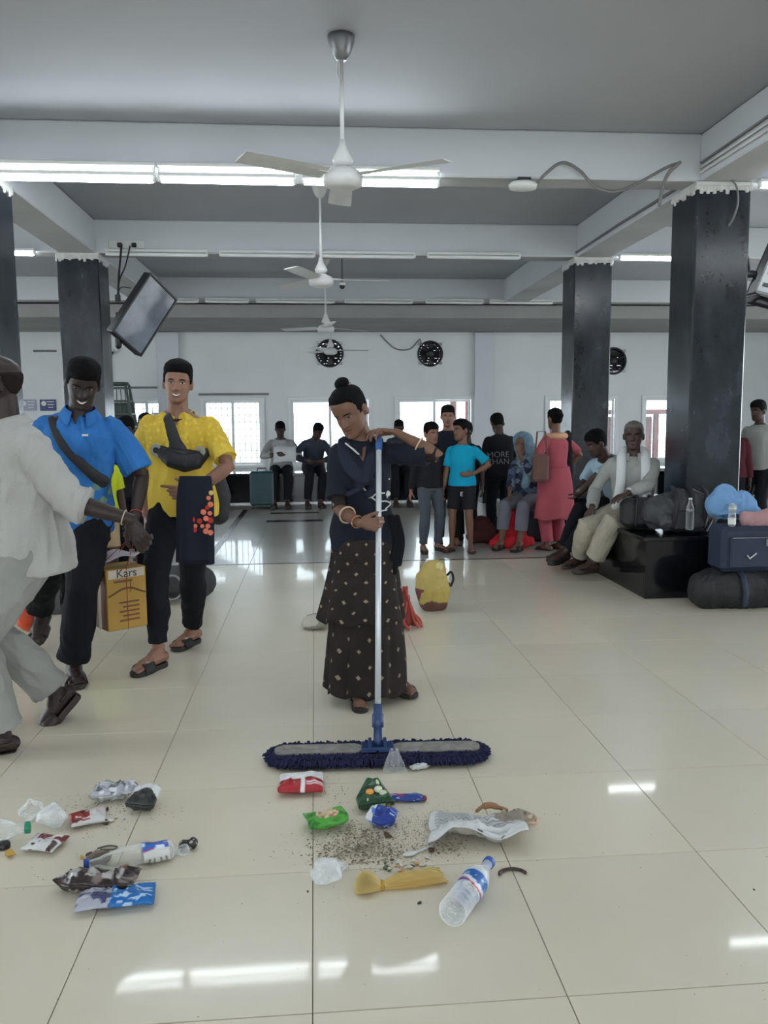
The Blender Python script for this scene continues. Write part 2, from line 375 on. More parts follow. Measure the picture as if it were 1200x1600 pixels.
# windows: frame, mullion, sliding sash, panes, grille bars
m_pane = film('window_glass', (.93, .97, .98, 1), .93, .03)
m_grille = mat('grille_iron', srgb(66, 66, 68), .6, .15); m_rust = mat('red_oxide_steel', srgb(96, 44, 40), .6, .15)
for i, (cx_, w) in enumerate(WIN):
    root = empty('window_%d' % (i+1), (cx_, YW, ZB)); root['kind'] = 'structure'; h = ZT-ZB; fr = .06
    f = MB()
    for x in (-w/2+fr/2, w/2-fr/2): f.box((x, -.005, h/2), (fr, .07, h), bev=.006)
    for z in (fr/2, h-fr/2): f.box((0, -.004, z), (w-.004, .066, fr), bev=.006)
    f.build('window_frame', m_frame, root)
    for sx in (-1, 1):
        sh = MB(); x0, x1 = (-w/2+fr, .02) if sx < 0 else (-.02, w/2-fr); yy = .02 if sx < 0 else .055; c = (x0+x1)/2; ww = x1-x0; b = .045
        sh.box((x0+b/2, yy, h/2), (b, .028, h-2*fr), bev=.004).box((x1-b/2, yy, h/2), (b, .028, h-2*fr), bev=.004).box((c, yy, fr+b/2), (ww-.002, .026, b), bev=.004).box((c, yy, h-fr-b/2), (ww-.002, .026, b), bev=.004)
        so = sh.build('sash', m_frame, root)
        MB().box((c, yy, h/2), (ww-2*b+.01, .004, h-2*fr-2*b+.01)).build('pane', m_pane, so)
    g = MB()
    if i in (1, 2, 5):
        nx = 11 if i == 2 else 8
        for q in range(nx): g.box((-w/2+.06+(w-.12)*q/(nx-1), .13, h/2), (.012, .012, h))
        for q in range(10): g.box((0, .143, .06+(h-.12)*q/9), (w, .012, .012))
    else:
        for q in range(12): g.box((0, .143, .05+.085*q), (w, .008, .008))
        for q in range(9): g.box((-w/2+.06+(w-.12)*q/8, .13, .48), (.008, .008, .96))
    g.build('window_grille', m_grille, root)
# columns, each with a granite seat round its foot
m_plaster = mat('rough_plaster', srgb(205, 206, 203), .9, .1, 12, .4, 40)
def column(x, y, label_n, seat=True):
    root = tag(MB().box((x+CW/2, y+CW/2, HB/2-.03), (CW, CW, HB-.06), bev=.012).build('column', m_col), kind='structure')
    cap = MB(); rnd = random.Random(int(x*100+y*10))          # ragged plaster edge where the cladding stops
    for (ax, ay, dx, dy) in ((x, y, 1, 0), (x, y, 0, 1), (x+CW, y, 0, 1)):
        npt = 17
        for q in range(npt):
            t0, t1 = q/npt*CW, (q+1)/npt*CW; dep = rnd.choice([.004, .006, .01, .02, .035]); c = ((t0+t1)/2)
            cap.box((ax+dx*c, ay+dy*c, HB-.045-dep/2), (CW/npt+.004 if dx else .022, CW/npt+.004 if dy else .022, dep+.03), bev=.006)
    cap.box((x+CW/2, y+CW/2, HB-.031), (CW+.012, CW+.012, .062), bev=.006)
    cap.build('plaster_edge', m_plaster, root)
    return root
def seat_block(x, y, label):
    w = CW+1.0; cx_, cy_ = x+CW/2-.02, y+CW/2+.02
    t = empty('column_seat', (cx_, cy_, 0), 0, label, 'bench')
    # four side slabs and a top with a hole for the column
    h = .44
    for sx, sy_, dx, dy in ((0, -1, w, .03), (0, 1, w, .03), (-1, 0, .03, w-.06), (1, 0, .03, w-.06)):
        MB().box((sx*(w/2-.015), sy_*(w/2-.015), h/2), (dx, dy, h-.004), bev=.003).build('side_slab', m_black, t)
    o = .03; cx2 = .02; cy2 = -.02; g = CW/2+.002
    for x0, x1, y0, y1 in ((-w/2-o, w/2+o, -w/2-o, cy2-g), (-w/2-o, w/2+o, cy2+g, w/2+o), (-w/2-o, cx2-g, cy2-g, cy2+g), (cx2+g, w/2+o, cy2-g, cy2+g)):
        MB().box(((x0+x1)/2, (y0+y1)/2, h+.015), (x1-x0-.001, y1-y0-.001, .03), bev=.004).build('seat_slab', m_black, t)
    return t
column(XR, 6.35, 1); column(XR, 9.35, 2); column(XL, 9.35, 3); column(XL, 6.35, 4)
seat_block(XR, 6.35, 'polished black granite seat round the foot of the near right column')
seat_block(XR, 9.35, 'black granite seat round the foot of the farther right column behind the pink kurta')
seat_block(XL, 9.35, 'black granite seat round the foot of the left column behind the walkers')
seat_block(XL, 6.35, 'black granite seat round the nearest left column at the photo edge')
# lights
m_tube = glow('lit_tube', (.88, .95, 1, 1), TUBE_E); m_tube_off = mat('unlit_tube', srgb(225, 228, 228), .3, .02)
def batten(x0, x1, y, lit, label, rows=1, group=None, z=None):
    z = z or HB-.045; L = abs(x1-x0); t = empty('tube_light', ((x0+x1)/2, y, z+.03), 0, label, 'ceiling light', group)
    for r in range(rows):
        yy = 0
        MB().box((0, yy+(.03 if rows > 1 else 0), 0), (L, .07, .03), bev=.005).build('light_housing', m_white, t)
        tb = MB().tube([(-L/2+.03, yy+(.03 if rows > 1 else 0), -.035), (L/2-.03, yy+(.03 if rows > 1 else 0), -.04)], .02, 10); tb.build('light_tube', m_tube if lit else m_tube_off, t, True)
        for sx in (-1, 1): MB().box((sx*(L/2-.012), yy+(.03 if rows > 1 else 0), -.03), (.024, .036, .042), bev=.004).build('tube_holder', m_white, t)
    return t
def front(x0, x1, bi, lit, label, dbl=False, group=None):
    # fixed low on the beam's front edge
    y = BEAMY[bi]-.038
    if dbl:
        batten(x0, x1, y, lit, label+', upper of the pair', 1, group, HB+.005); batten(x0, x1, y-.0, lit, label+', lower of the pair', 1, group, HB-.062)
    else: batten(x0, x1, y, lit, label, 1, group, HB-.015)
front(-2.22, -1.11, 4, True, 'lit fluorescent tube on the nearest beam at the far left end', True)
front(-1.09, -.10, 4, True, 'lit fluorescent tube second from the left on the nearest beam', True)
front(-.06, .96, 4, True, 'lit fluorescent tube behind the nearest ceiling fan', True)
batten(3.44, 4.6, BEAMY[4]-.025, True, 'lit fluorescent tube right of the near column top', 1, None, HB-.03)
front(-4.1, -2.92, 5, True, 'lit fluorescent tube beyond the left column at the photo edge')
front(3.46, 4.6, 5, True, 'lit fluorescent tube between the two right columns')
for a, b, w_ in ((-2.19, -1.11, 'beside the hanging television'), (-.99, .05, 'left of the second fan rod'), (.10, 1.15, 'right of the second fan rod'), (1.28, 2.33, 'nearest the right column')):
    front(a, b, 5, False, 'unlit white tube fixture on the second beam, '+w_)
for a, b, w_ in ((-2.69, -1.7, 'leftmost of the row'), (-1.6, -.95, 'second of the row from the left'), (-.84, .35, 'above the farther fans'), (.5, 1.55, 'above the middle exhaust fan'), (1.75, 2.65, 'fourth from the left column'), (2.75, 3.75, 'by the right column')):
    front(a, b, 6, False, 'unlit tube fixture on the third beam, '+w_)
for bi, xs_ in ((3, (-5.6, -3.6, -2.0, -.8, .4, 1.6, 4.2, 6.2)), (2, (-4.6, -1.6, 1.2, 3.6)), (1, (-1.6, 1.4)), (4, (-5.2, 6.2)), (5, (-6.3, 6.6))):  # unseen tubes added to brighten the hall
    for x in xs_: batten(x, x+1.12, BEAMY[bi]-.025, True, 'unseen lit fluorescent tube added on a beam for more light', 1, 'added tubes out of view', HB-.01)
# beyond the windows: ground, stair, posts of the next platform
m_out = mat('outside_concrete', srgb(190, 188, 182), .9, .1)
tag(MB().box((0, YW+20, -.4), (60, 39, .3)).box((XW0-10.2, 4, -.4), (20, 30, .3)).box((XW1+10.2, 4, -.4), (20, 30, .3)).box((0, YB-8.2, -.4), (60, 16, .3)).build('ground', m_out), kind='structure')
st = empty('footbridge_stair', (-3.2, YW+4, -.2), 0, 'dark sloping stair seen through the left windows', 'stair')
MB().tube([(-3, 0, .2), (2.2, 0, 2.9)], .12, 6, flat=1.6).build('stringer', m_grille, st)
for q in range(14): MB().box((-3+.385*q, .3, .35+.2*q), (.3, 1.2, .05)).build('stair_tread', m_out, st)
for px_, w_, lab in ((.78, .10, 'rust red post outside behind the sweeping woman'), (2.60, .12, 'rust red post outside the window behind the boys'), (2.88, .1, 'second rust red post outside beside the wall')):
    MB_ = MB(); MB_.box((0, 0, 1.7), (w_, w_, 3.8), bev=.01); MB_.box((0, 0, -.15), (w_*2.4, w_*2.4, .03), bev=.004)
    tag(MB_.build('steel_post', m_rust, loc=(px_*(YW+1)/YW, YW+1.0, 0)), lab, 'post')
sh = MB(); sh.box((0, 0, 0), (2.4, .6, 1.6), bev=.02)
tag(MB().box((0, 0, 0), (3.6, .3, 1.5), bev=.02).box((0, -.3, .85), (3.9, 1.2, .1), bev=.02).box((-1.9, -.1, .0), (.1, .1, 1.7)).box((1.9, -.1, 0), (.1, .1, 1.7)).build('kiosk', m_rust, loc=(5.6, YW+2.4, .60)), 'dark reddish kiosk outside the right windows', 'kiosk')
# ================================================================== fixtures
m_fan = mat('fan_white', srgb(205, 205, 204), .4, .05); m_cable = mat('grey_cable', srgb(120, 120, 118), .6, .1); m_bcable = mat('black_cable', srgb(30, 30, 30), .5, .1)
def blade(L, w0, w1, pitch):
    mb = MB(); rings = []
    for t in np.linspace(0, 1, 6):
        r = .12+t*L; w = w0+(w1-w0)*t; a = pitch*(1-.4*t); prof = np.array([(-w/2, 0), (-w/4, .005), (w/4, .005), (w/2, 0), (w/4, -.003), (-w/4, -.003)])
        rings.append(np.stack([np.full(6, r), prof[:, 0]*math.cos(a), prof[:, 0]*math.sin(a)+prof[:, 1]], 1))
    return mb.loft(rings)
def ceiling_fan(x, y, zh, label, rot=0, big=False):
    t = empty('ceiling_fan', (x, y, zh), rot, label, 'ceiling fan', 'ceiling fans in a line down the hall')
    top = HC-zh
    MB().lathe([(.012, .09), (.012, top-.03)], seg=10).build('rod', m_fan, t, True)
    MB().lathe([(.018, .05), (.05, .06), (.06, .085), (.028, .15), (.014, .2)], seg=20).build('canopy', m_fan, t, True)
    MB().lathe([(.02, -.075), (.07, -.07), (.11, -.05), (.115, -.01), (.10, .02), (.05, .045), (.02, .055)], seg=28).build('motor', m_fan, t, True)
    c = MB().lathe([(.03, top-.13), (.055, top-.09), (.075, top-.03), (.078, top-.004)], seg=20).build('ceiling_cup', m_fan if not big else m_metal, t, True)
    for q in range(3):
        b = blade(.52, .13, .15, math.radians(12)); b.box((.12, 0, .002), (.1, .05, .008), bev=.002)
        v = b.arr(); a = q*2*math.pi/3; cs, sn = math.cos(a), math.sin(a)
        M_ = np.array([[cs, -sn, 0], [sn, cs, 0], [0, 0, 1]]); m2 = MB(); m2.add(v @ M_.T, b.f); m2.build('blade', m_fan, t)
    return t
fA = ceiling_fan(.19, 4.92, 2.74, 'white ceiling fan nearest the camera, hub in front of the lit tubes', math.pi/2, True)
wire('cord', catmull([(.03, 0, HC-2.74-.1), (.07, .02, HC-2.74-.16), (.06, .0, HC-2.74-.24), (.10, .01, HC-2.74-.32)]), .006, m_fan, fA)
MB().box((0, 0, HC-2.74-.012), (.12, .09, .02), bev=.004).build('ceiling_plate', m_dark, fA)
ceiling_fan(.09, 7.85, 2.64, 'white ceiling fan second from the camera, hub against the second beam', .1)
ceiling_fan(.18, 11.2, 2.56, 'small white ceiling fan third from the camera', .6)
ceiling_fan(.30, 14.1, 2.50, 'farthest ceiling fan in front of the left exhaust fan', .05)
# bare hook and drooping blade beside the third fan
# exhaust fans in the far wall
def exhaust(x, z, r, label):
    t = empty('exhaust_fan', (x, YW, z), 0, label, 'exhaust fan')
    ring = MB(); a = np.arange(28)*2*math.pi/28; rings = []
    for rr, yy in ((r*.93, .12), (r*.93, -.02), (r*1.06, -.035), (r*1.1, -.01), (r*1.04, .06), (r*.98, .12), (r*.93, .12)): rings.append(np.stack([rr*np.cos(a), np.full(28, yy), rr*np.sin(a)], 1))
    ring.loft(rings, cap=False); ring.build('ring', m_dark, t, True)
    for q in range(4):
        aa = math.pi/4+q*math.pi/2; MB().box((math.cos(aa)*r*1.12, -.012, math.sin(aa)*r*1.12), (.09, .02, .05), bev=.004).build('bracket', m_metal, t)
    MB().lathe([(.02, -.05), (.07, -.045), (.085, .0), (.08, .06), (.02, .07)], seg=16, M=[[1, 0, 0], [0, 0, 1], [0, 1, 0]]).build('motor', m_dark, t, True)
    for q in range(3):
        aa = q*2*math.pi/3+.4; sp = MB().tube([(math.cos(aa)*.06, -.03, math.sin(aa)*.06), (math.cos(aa)*r*.96, -.03, math.sin(aa)*r*.96)], .009, 6); sp.build('spoke', m_dark, t)
    for q in range(5):
        a0 = q*2*math.pi/5; mb = MB(); rings = []
        for s_ in np.linspace(0, 1, 5):
            rr = .07+s_*(r*.86-.07); wd = .52+.10*s_; pts = []
            for k_ in range(5):
                an = a0+(k_/4-.5)*wd*1.9; pts.append((rr*math.cos(an), .03+.035*(k_/4-.5)*2, rr*math.sin(an)))
            for k_ in range(4, -1, -1):
                an = a0+(k_/4-.5)*wd*1.9; pts.append((rr*math.cos(an), .036+.035*(k_/4-.5)*2, rr*math.sin(an)))
            rings.append(np.array(pts))
        mb.loft(rings); mb.build('blade', m_dark, t)
    for q in range(9):  # slats added behind the blades to block the outside light
        zz = -r*.86+q*r*1.72/8; hw = math.sqrt(max(.01, (r*.95)**2-zz**2)); MB().box((0, .14, zz), (2*hw, .012, r*.205), bev=.002).build('light_block_slat', m_dark, t)
    return t
for (x, z, r), l in zip(EX, ('black exhaust fan high on the far wall behind the ceiling fans', 'black exhaust fan high on the far wall above the boys', 'black exhaust fan on the far wall between the two dark columns')): exhaust(x, z, r, l)
tag(wire('cable', catmull([(1.25, YW-.03, 2.88), (1.38, YW-.03, 2.74), (1.55, YW-.03, 2.62), (1.78, YW-.03, 2.62), (1.93, YW-.03, 2.76), (1.98, YW-.03, 2.80), (2.0, YW-.03, 2.70)]), .012, m_cable), 'grey cable sagging along the far wall to the exhaust fan above the boys', 'cable')
# little fittings on the far wall
def dome(x, y, z, r, label, name='security_camera', cat='camera'):
    t = empty(name, (x, y, z), 0, label, cat)
    MB().lathe([(.02, .06), (r*1.1, .055), (r*1.15, .03), (r*1.0, .02)], seg=16).build('base', m_white, t, True)
    MB().ell((0, 0, .01), (r, r, r)).build('lens_dome', m_dark, t, True)
    return t
d0 = dome(.38, 10.5, 2.98, .035, 'small black ball camera hanging under the dark ceiling past the second fan'); MB().tube([(0, 0, .05), (0, 0, HC-2.98)], .006, 6).build('stem', m_dark, d0)
dome(5.7, YW-.16, 2.96, .035, 'small black ball camera above the exhaust fan between the columns')
dome(V(175, 552, YW).x, YW-.12, V(175, 552, YW).z, .06, 'small round wall fitting with hanging wire right of the left column')
p = V(175, 556, YW-.05); q = V(174, 597, YW-.05); tag(wire('cable', catmull([p, (p.x-.03, p.y, (p.z+q.z)/2), q]), .008, m_bcable), 'thin dark wire hanging under the round wall fitting', 'cable')
for a, b, Y, l in (((52, 547), (88, 550), 15.3, 'thin dark shelf rail on the far wall at the left'), ((200, 605), (248, 606), 15.3, 'dark conduit above the left frosted window'), ((310, 615), (420, 617), 15.3, 'grey conduit above the window behind the yellow shirt')):
    p, q = V(*a, YW-.02), V(*b, YW-.02); tag(MB().box(((p.x+q.x)/2, YW-.02, (p.z+q.z)/2), (q.x-p.x, .04, .035), bev=.004).build('conduit', m_cable), l, 'conduit')
for px_, l, cc in ((44, 'small blue and white notice on the far wall beside the white shirted man', srgb(150, 158, 176)), (75, 'dark blue notice with white seal on the far wall left of the column', srgb(28, 48, 112))):
    p = V(px_, 633, YW-.012); t = empty('notice', p, 0, l, 'notice'); MB().box((0, 0, 0), (.28, .012, .2), bev=.002).build('panel', mat('notice_'+str(px_), cc, .4, .05), t)
    MB().lathe([(.045, -.008), (.045, -.011)], c=(-.07, 0, .03), seg=16, M=[[1, 0, 0], [0, 0, 1], [0, 1, 0]]).build('seal', m_white, t)
    for q in range(3): MB().box((.05, -.0075, .06-.05*q), (.13-.02*q, .003, .014)).build('printed_line', m_white, t)
# lattice stand by the left column
m_gm = mat('green_painted_steel', srgb(66, 82, 74), .5, .15)
p = V(186, 690, 14.6); t = empty('lattice_stand', (p.x, 14.6, 0), 0, 'tall tapering green lattice stand between left column and frosted window', 'stand')
zt = V(184, 602, 14.6).z; 
for sx in (-1, 1):
    for sy_ in (-1, 1): MB().tube([(sx*.34, sy_*.2, 0), (sx*.30, sy_*.18, zt*.55), (sx*.18, sy_*.14, zt)], .022, 6).build('upright', m_gm, t)
for q in range(9):
    z = .15+q*(zt-.2)/8; w = .34 if z < .9 else .34-.14*(z-.9)/(zt-.9); MB().box((0, 0, z), (2*w, .36, .03), bev=.004).build('shelf_bar', m_gm, t)
for q in range(6):
    a = -.28+q*.112; MB().tube([(a, .17, .05), (a*.62, .13, zt-.04)], .008, 5).build('rear_bar', m_gm, t)
MB().box((0, .21, zt*.45), (.5, .01, zt*.8)).build('back_sheet', mat('green_sheet', srgb(88, 104, 92), .6, .3, 5), t)
MB().lathe([(.2, zt-.01), (.21, zt+.02), (.2, zt+.05)], seg=20, sy=.8).build('top_rim', m_gm, t, True)
# hanging television by the left column
m_scr = mat('screen_glass', srgb(116, 124, 134), .06, .35, 4); m_bez = mat('black_bezel', srgb(22, 24, 28), .35, .1)  # screen grey is lightened to paint in its reflection
A = np.array(V(177, 517, 8.75)); B_ = np.array(V(235, 428, 8.95)); Lx = B_-A; L_ = np.linalg.norm(Lx); ex = Lx/L_
C_ = np.array(V(217, 535, 9.0)); s0 = C_-A; ey = s0-ex*(s0@ex); ey = N(ey); ez = np.cross(ex, ey); 
if ez[1] > 0: ez = -ez
S_ = .42; L_ = .72
tv = empty('hanging_television', A+ex*L_/2+ey*S_/2, 0, 'flat television hanging askew from cables right of the left column', 'television')
Mt = np.stack([ex, ey, ez], 1)
def tp(x, y, z): return Mt @ np.array([x, y, z])
MB().box(tp(0, 0, -.05), (L_+.03, S_+.03, .10), M=Mt, bev=.01).build('housing', m_bez, tv)
MB().box(tp(0, 0, .003), (L_-.02, S_-.02, .006), M=Mt).build('screen', m_scr, tv)
for c, d in (((0, S_/2+.005, .006), (L_+.034, .02, .016)), ((0, -S_/2-.005, .006), (L_+.034, .02, .016)), ((L_/2+.005, 0, .006), (.02, S_, .015)), ((-L_/2-.005, 0, .006), (.02, S_, .015))): MB().box(tp(*c), d, M=Mt, bev=.003).build('bezel', m_bez, tv)
hp = V(192, 385, 9.3); o0 = Vector(tv.location)
MB().tube([Vector(tp(-.1, -.1, -.1)), Vector(tp(-.15, -.2, -.11)), Vector(V(185, 540, 8.9))-o0], [.03, .03, .035], 8).build('broken_bracket', m_bez, tv, True)
wire('power_cable', catmull([V(203, 385, 9.28)-o0, V(196, 415, 9.2)-o0, V(186, 440, 9.1)-o0, V(186, 470, 9.0)-o0]), .008, m_bcable, tv)
wire('hanging_rod', [V(190, 383, 9.28)-o0, V(186, 428, 9.1)-o0, V(184, 468, 9.0)-o0], .012, m_bcable, tv)
wire('loop_cable', catmull([V(184, 458, 9.0)-o0, V(190, 449, 9.0)-o0, V(204, 450, 8.95)-o0]), .006, m_bcable, tv)
MB().box(V(184, 466, 9.0)-o0, (.05, .05, .07), bev=.005).build('junction', m_dark, tv)
sb = empty('socket_board', V(198, 382, BEAMY[5]-.012), 0, 'white socket board with two black plugs on the second beam', 'socket')
MB().box((0, 0, 0), (.38, .02, .09), bev=.004).build('plate', m_white, sb)
for x in (-.07, .08): MB().box((x, -.02, -.01), (.05, .04, .045), bev=.006).build('plug', m_dark, sb)
# second set at the right edge, seen from behind
tr = empty('wall_television', V(1185, 415, 7.0), 0, 'grey backed television on a bracket right of the near column', 'television')
o0 = Vector(tr.location); a, b, c = [np.array(V(*q_)) for q_ in ((1150, 470, 6.8), (1200, 356, 7.0), (1250, 440, 6.7))]
ex = N(b-a); ey = N((c-a)-ex*((c-a)@ex)); ez = np.cross(ex, ey); Mt = np.stack([ex, ey, ez], 1); c0 = (a+b)/2+ey*.28-np.array(o0)
MB().box(c0, (.74, .46, .05), M=Mt, bev=.01).build('screen_panel', m_bez, tr); MB().box(c0+ez*.05*(1 if ez[1] < 0 else -1), (.6, .34, .06), M=Mt, bev=.015).build('rear_cover', mat('pale_grey_plastic', srgb(180, 182, 184), .5, .05), tr)
for t_ in (-.22, -.1, .02, .14, .26): MB().box(c0+ez*.083*(1 if ez[1] < 0 else -1)+ex*t_, (.03, .26, .006), M=Mt).build('vent_slot', m_dark, tr)
MB().tube([V(1143, 415, 6.6)-o0, V(1160, 428, 6.7)-o0, V(1178, 428, 6.8)-o0], [.03, .035, .03], 8).build('bracket_arm', m_bez, tr, True)
wire('bracket_loop', catmull([V(1141, 395, 6.6)-o0, V(1150, 392, 6.65)-o0, V(1166, 398, 6.7)-o0, V(1170, 420, 6.75)-o0]), .012, m_bcable, tr)
MB().tube([V(1136, 474, 6.6)-o0, V(1200, 458, 6.8)-o0, V(1260, 445, 6.9)-o0], .035, 8).build('support_bar', m_bez, tr, True)
# router box on the beam underside, its cable, the conduits along the right beam
p = V(817, 291, 6.32); t = empty('ceiling_router', p, 0, 'flat white wireless unit under the nearest beam left of the near column', 'router')
MB().lathe([(.02, .03), (.09, .028), (.11, .01), (.10, -.02), (.02, -.03)], seg=24, sy=.8).build('body', m_white, t, True); MB().box((0, .0, .04), (.1, .1, .03), bev=.004).build('mount', m_dark, t)
wire('cable', catmull([V(838, 290, 6.32)-p, V(852, 272, 6.28)-p, V(878, 254, 6.28)-p, V(905, 266, 6.28)-p, V(928, 290, 6.28)-p, V(960, 300, 6.28)-p, V(1000, 284, 6.28)-p, V(1040, 262, 6.28)-p, V(1062, 254, 6.25)-p]), .012, m_cable, t)
xb = XR-.0
for q, (dz, rr) in enumerate(((.05, .014), (.085, .012), (.12, .010))):
    tag(wire('conduit', [(XR+.005, 6.3, HB+dz), (XR+.003, 5, HB+dz+.01*q), (XR+.005, 3.66, HB+dz)], rr, m_white if q != 2 else m_cable), ('white conduit lowest on the side of the right ceiling beam', 'white conduit in the middle on the side of the right ceiling beam', 'grey conduit highest on the side of the right ceiling beam')[q], 'conduit')
tag(wire('conduit', [(XR+.0, 9.3, HB+.04), (XR+.0, 8, HB+.05), (XR+.0, 6.64, HB+.04)], .013, m_cable), 'grey conduit on the right beam between the two dark columns', 'conduit')
tag(wire('cable', catmull([V(1062, 254, 6.2), V(1045, 270, 6.25), V(1036, 290, 6.3), V(1030, 320, 6.33)]), .014, m_cable), 'cable bundle running down over the near column top corner', 'cable')
tag(wire('cable', catmull([V(1136, 275, 6.33), V(1150, 290, 6.3), V(1153, 315, 6.3), V(1146, 340, 6.3), V(1139, 352, 6.33)]), .008, m_cable), 'thin loop of cable at the right side of the near column top', 'cable')
tag(wire('cable', catmull([V(1140, 262, 6.2), V(1152, 254, 6.2), V(1164, 250, 6.2), V(1165, 258, 6.2)]), .007, m_cable), 'stray wire end sticking out above the near column top', 'cable')
# long dark benches in front of the far wall
def bench(x0, x1, y, label):
    t = empty('stone_bench', ((x0+x1)/2, y, 0), 0, label, 'bench'); L = x1-x0
    MB().box((0, 0, .5), (L, .5, .05), bev=.006).build('seat_slab', m_black, t)
    for q in range(max(2, int(L/1.4)+1)): MB().box((-L/2+.1+q*(L-.2)/max(1, int(L/1.4)), 0, .2375), (.1, .42, .475), bev=.004).build('support', m_black, t)
    MB().box((0, .2, .25), (L-.12, .02, .44)).build('back_panel', m_black, t)
    return t
bench(-6.6, -2.2, 13.1, 'black stone bench under the windows at the far left'); bench(-2.1, .55, 13.1, 'black stone bench under the windows left of the sweeping woman')
bench(.65, 2.5, 13.1, 'black stone bench behind the boys'); bench(2.6, 7.6, 13.1, 'black stone bench behind the right columns')
# ================================================================== people
SKIN = {'dark': skinmat('skin_deep', srgb(62, 44, 38)), 'brown': skinmat('skin_brown', srgb(112, 80, 64)), 'mid': skinmat('skin_tan', srgb(136, 98, 80)), 'deep': skinmat('skin_very_deep', srgb(46, 34, 31))}
m_hair = mat('black_hair', srgb(13, 12, 13), .8, .25, 40, .6, 160, spec=.12); m_grey = mat('grey_hair', srgb(96, 92, 90), .7, .25, 40, .5, 160)
m_eye = mat('eye_white', srgb(196, 190, 184), .25, .02); m_iris = mat('iris', srgb(28, 18, 14), .2, 0); m_lip = mat('lips', srgb(104, 58, 54), .5, .08); m_lipd = mat('lips_dark', srgb(62, 36, 36), .5, .08); m_teeth = mat('teeth', srgb(215, 212, 204), .3, .02)
ZT_ = [-.112, -.100, -.085, -.065, -.045, -.02, .0, .02, .045, .07, .09, .105, .115]
WT_ = [.018, .036, .050, .0585, .064, .069, .0725, .075, .0765, .071, .057, .036, .008]
FT_ = [.070, .087, .090, .088, .087, .087, .085, .090, .091, .085, .069, .044, .010]
BT_ = [-.04, -.02, .005, .035, .062, .082, .092, .097, .098, .090, .070, .045, .010]
def g2(x, z, cx, cz, sx, sz): return np.exp(-((x-cx)/sx)**2-((z-cz)/sz)**2)
def face_d(x, z):
    d = np.zeros_like(x); t = np.clip((.022-z)/.052, 0, 1); fall = np.where(z < -.031, np.exp(-((z+.031)/.006)**2), 1)*np.where(z > .022, np.exp(-((z-.022)/.01)**2), 1)
    d += (.003+.019*t**1.3)*fall*np.exp(-(x/(.0085+.0045*t))**2)
    for s in (-1, 1):
        d += .007*g2(x, z, s*.0125, -.031, .0065, .006) - .0095*g2(x, z, s*.031, .006, .015, .009) + .0045*g2(x, z, s*.031, .003, .010, .0055)
        d += .0035*g2(x, z, s*.03, .021, .019, .005) + .005*g2(x, z, s*.042, -.026, .017, .014)
    d += .0055*g2(x, z, 0, -.053, .016, .0042) + .0065*g2(x, z, 0, -.0665, .014, .005) - .0035*g2(x, z, 0, -.0597, .021, .0024) - .004*g2(x, z, 0, -.078, .015, .005) + .006*g2(x, z, 0, -.096, .015, .009)
    return d
def head_rings(off=None, nz=46, na=64, face=True):
    """stack of horizontal sections of the head; forward is -y"""
    zs = -.112+.227*(1-np.cos(np.linspace(0, math.pi, nz)))/2*.5+.227*np.linspace(0, 1, nz)*.5; rings = []
    a = np.arange(na)*2*math.pi/na
    for z in zs:
        w = np.interp(z, ZT_, WT_); f = np.interp(z, ZT_, FT_); b = np.interp(z, ZT_, BT_); c = (b-f)/2; e = (b+f)/2
        x = w*np.sign(np.cos(a))*np.abs(np.cos(a))**.95; y = c+e*np.sin(a)
        if face: y = y-face_d(x, np.full_like(x, z))*(np.sin(a) < 0)*np.clip(-np.sin(a)*2.2, 0, 1)
        P = np.stack([x, y, np.full_like(x, z)], 1)
        if off is not None:
            o = off(P); r = P-np.array([0, .005, .0]); r[:, 2] *= .7; r /= np.linalg.norm(r, axis=1)[:, None]+1e-9; P = P+r*o[:, None]
        rings.append(P)
    return rings
def face_y(x, z):
    w = np.interp(z, ZT_, WT_); f = np.interp(z, ZT_, FT_); b = np.interp(z, ZT_, BT_); c = (b-f)/2; e = (b+f)/2
    s = np.sqrt(np.clip(1-(x/w)**2, 0, 1)); return c-e*s-face_d(x, z)
def sst(x): x = np.clip(x, 0, 1); return x*x*(3-2*x)
def hair_off(style):
    def f(P):
        x, y, z = P.T
        if style == 'bald':
            zb = np.interp(y, [-.02, .015, .03, .05, .1], [.2, .04, -.02, -.05, -.06]); m = sst((z-zb)/.02)*(1-sst((z-.03)/.025)); return m*.0045-.006*(1-m)
        th, line = {'short': (.013, .064), 'flat': (.020, .066), 'crop': (.009, .066), 'woman': (.009, .082), 'kid': (.015, .056), 'thick': (.017, .056), 'grey': (.008, .074)}[style]
        zb = np.interp(y, [-.095, -.06, -.045, -.03, -.005, .01, .04, .07, .1], [line, line-.008, line-.03, .0 if style != 'woman' else -.01, -.005, -.02, -.055, -.065, -.068])
        m = sst((z-zb)/.010+.5); up = sst((z-.05)/.05)
        return m*(th*(.30+1.0*up))+vn(P, 60, 3)*.002*m-.007*(1-m)
    return f
TORSO_M = [(-.11, .085, .07, .075), (-.06, .15, .095, .11), (-.0, .165, .10, .115), (.06, .158, .098, .105), (.14, .143, .095, .095), (.24, .152, .103, .102), (.34, .168, .108, .108), (.41, .170, .098, .10), (.455, .150, .078, .085), (.485, .10, .058, .065), (.51, .062, .052, .055)]
TORSO_F = [(-.11, .09, .075, .08), (-.06, .158, .10, .12), (.0, .172, .105, .12), (.06, .158, .10, .105), (.14, .128, .09, .088), (.24, .138, .102, .095), (.31, .148, .125, .098), (.38, .150, .110, .095), (.44, .138, .08, .082), (.48, .095, .055, .062), (.51, .055, .048, .05)]
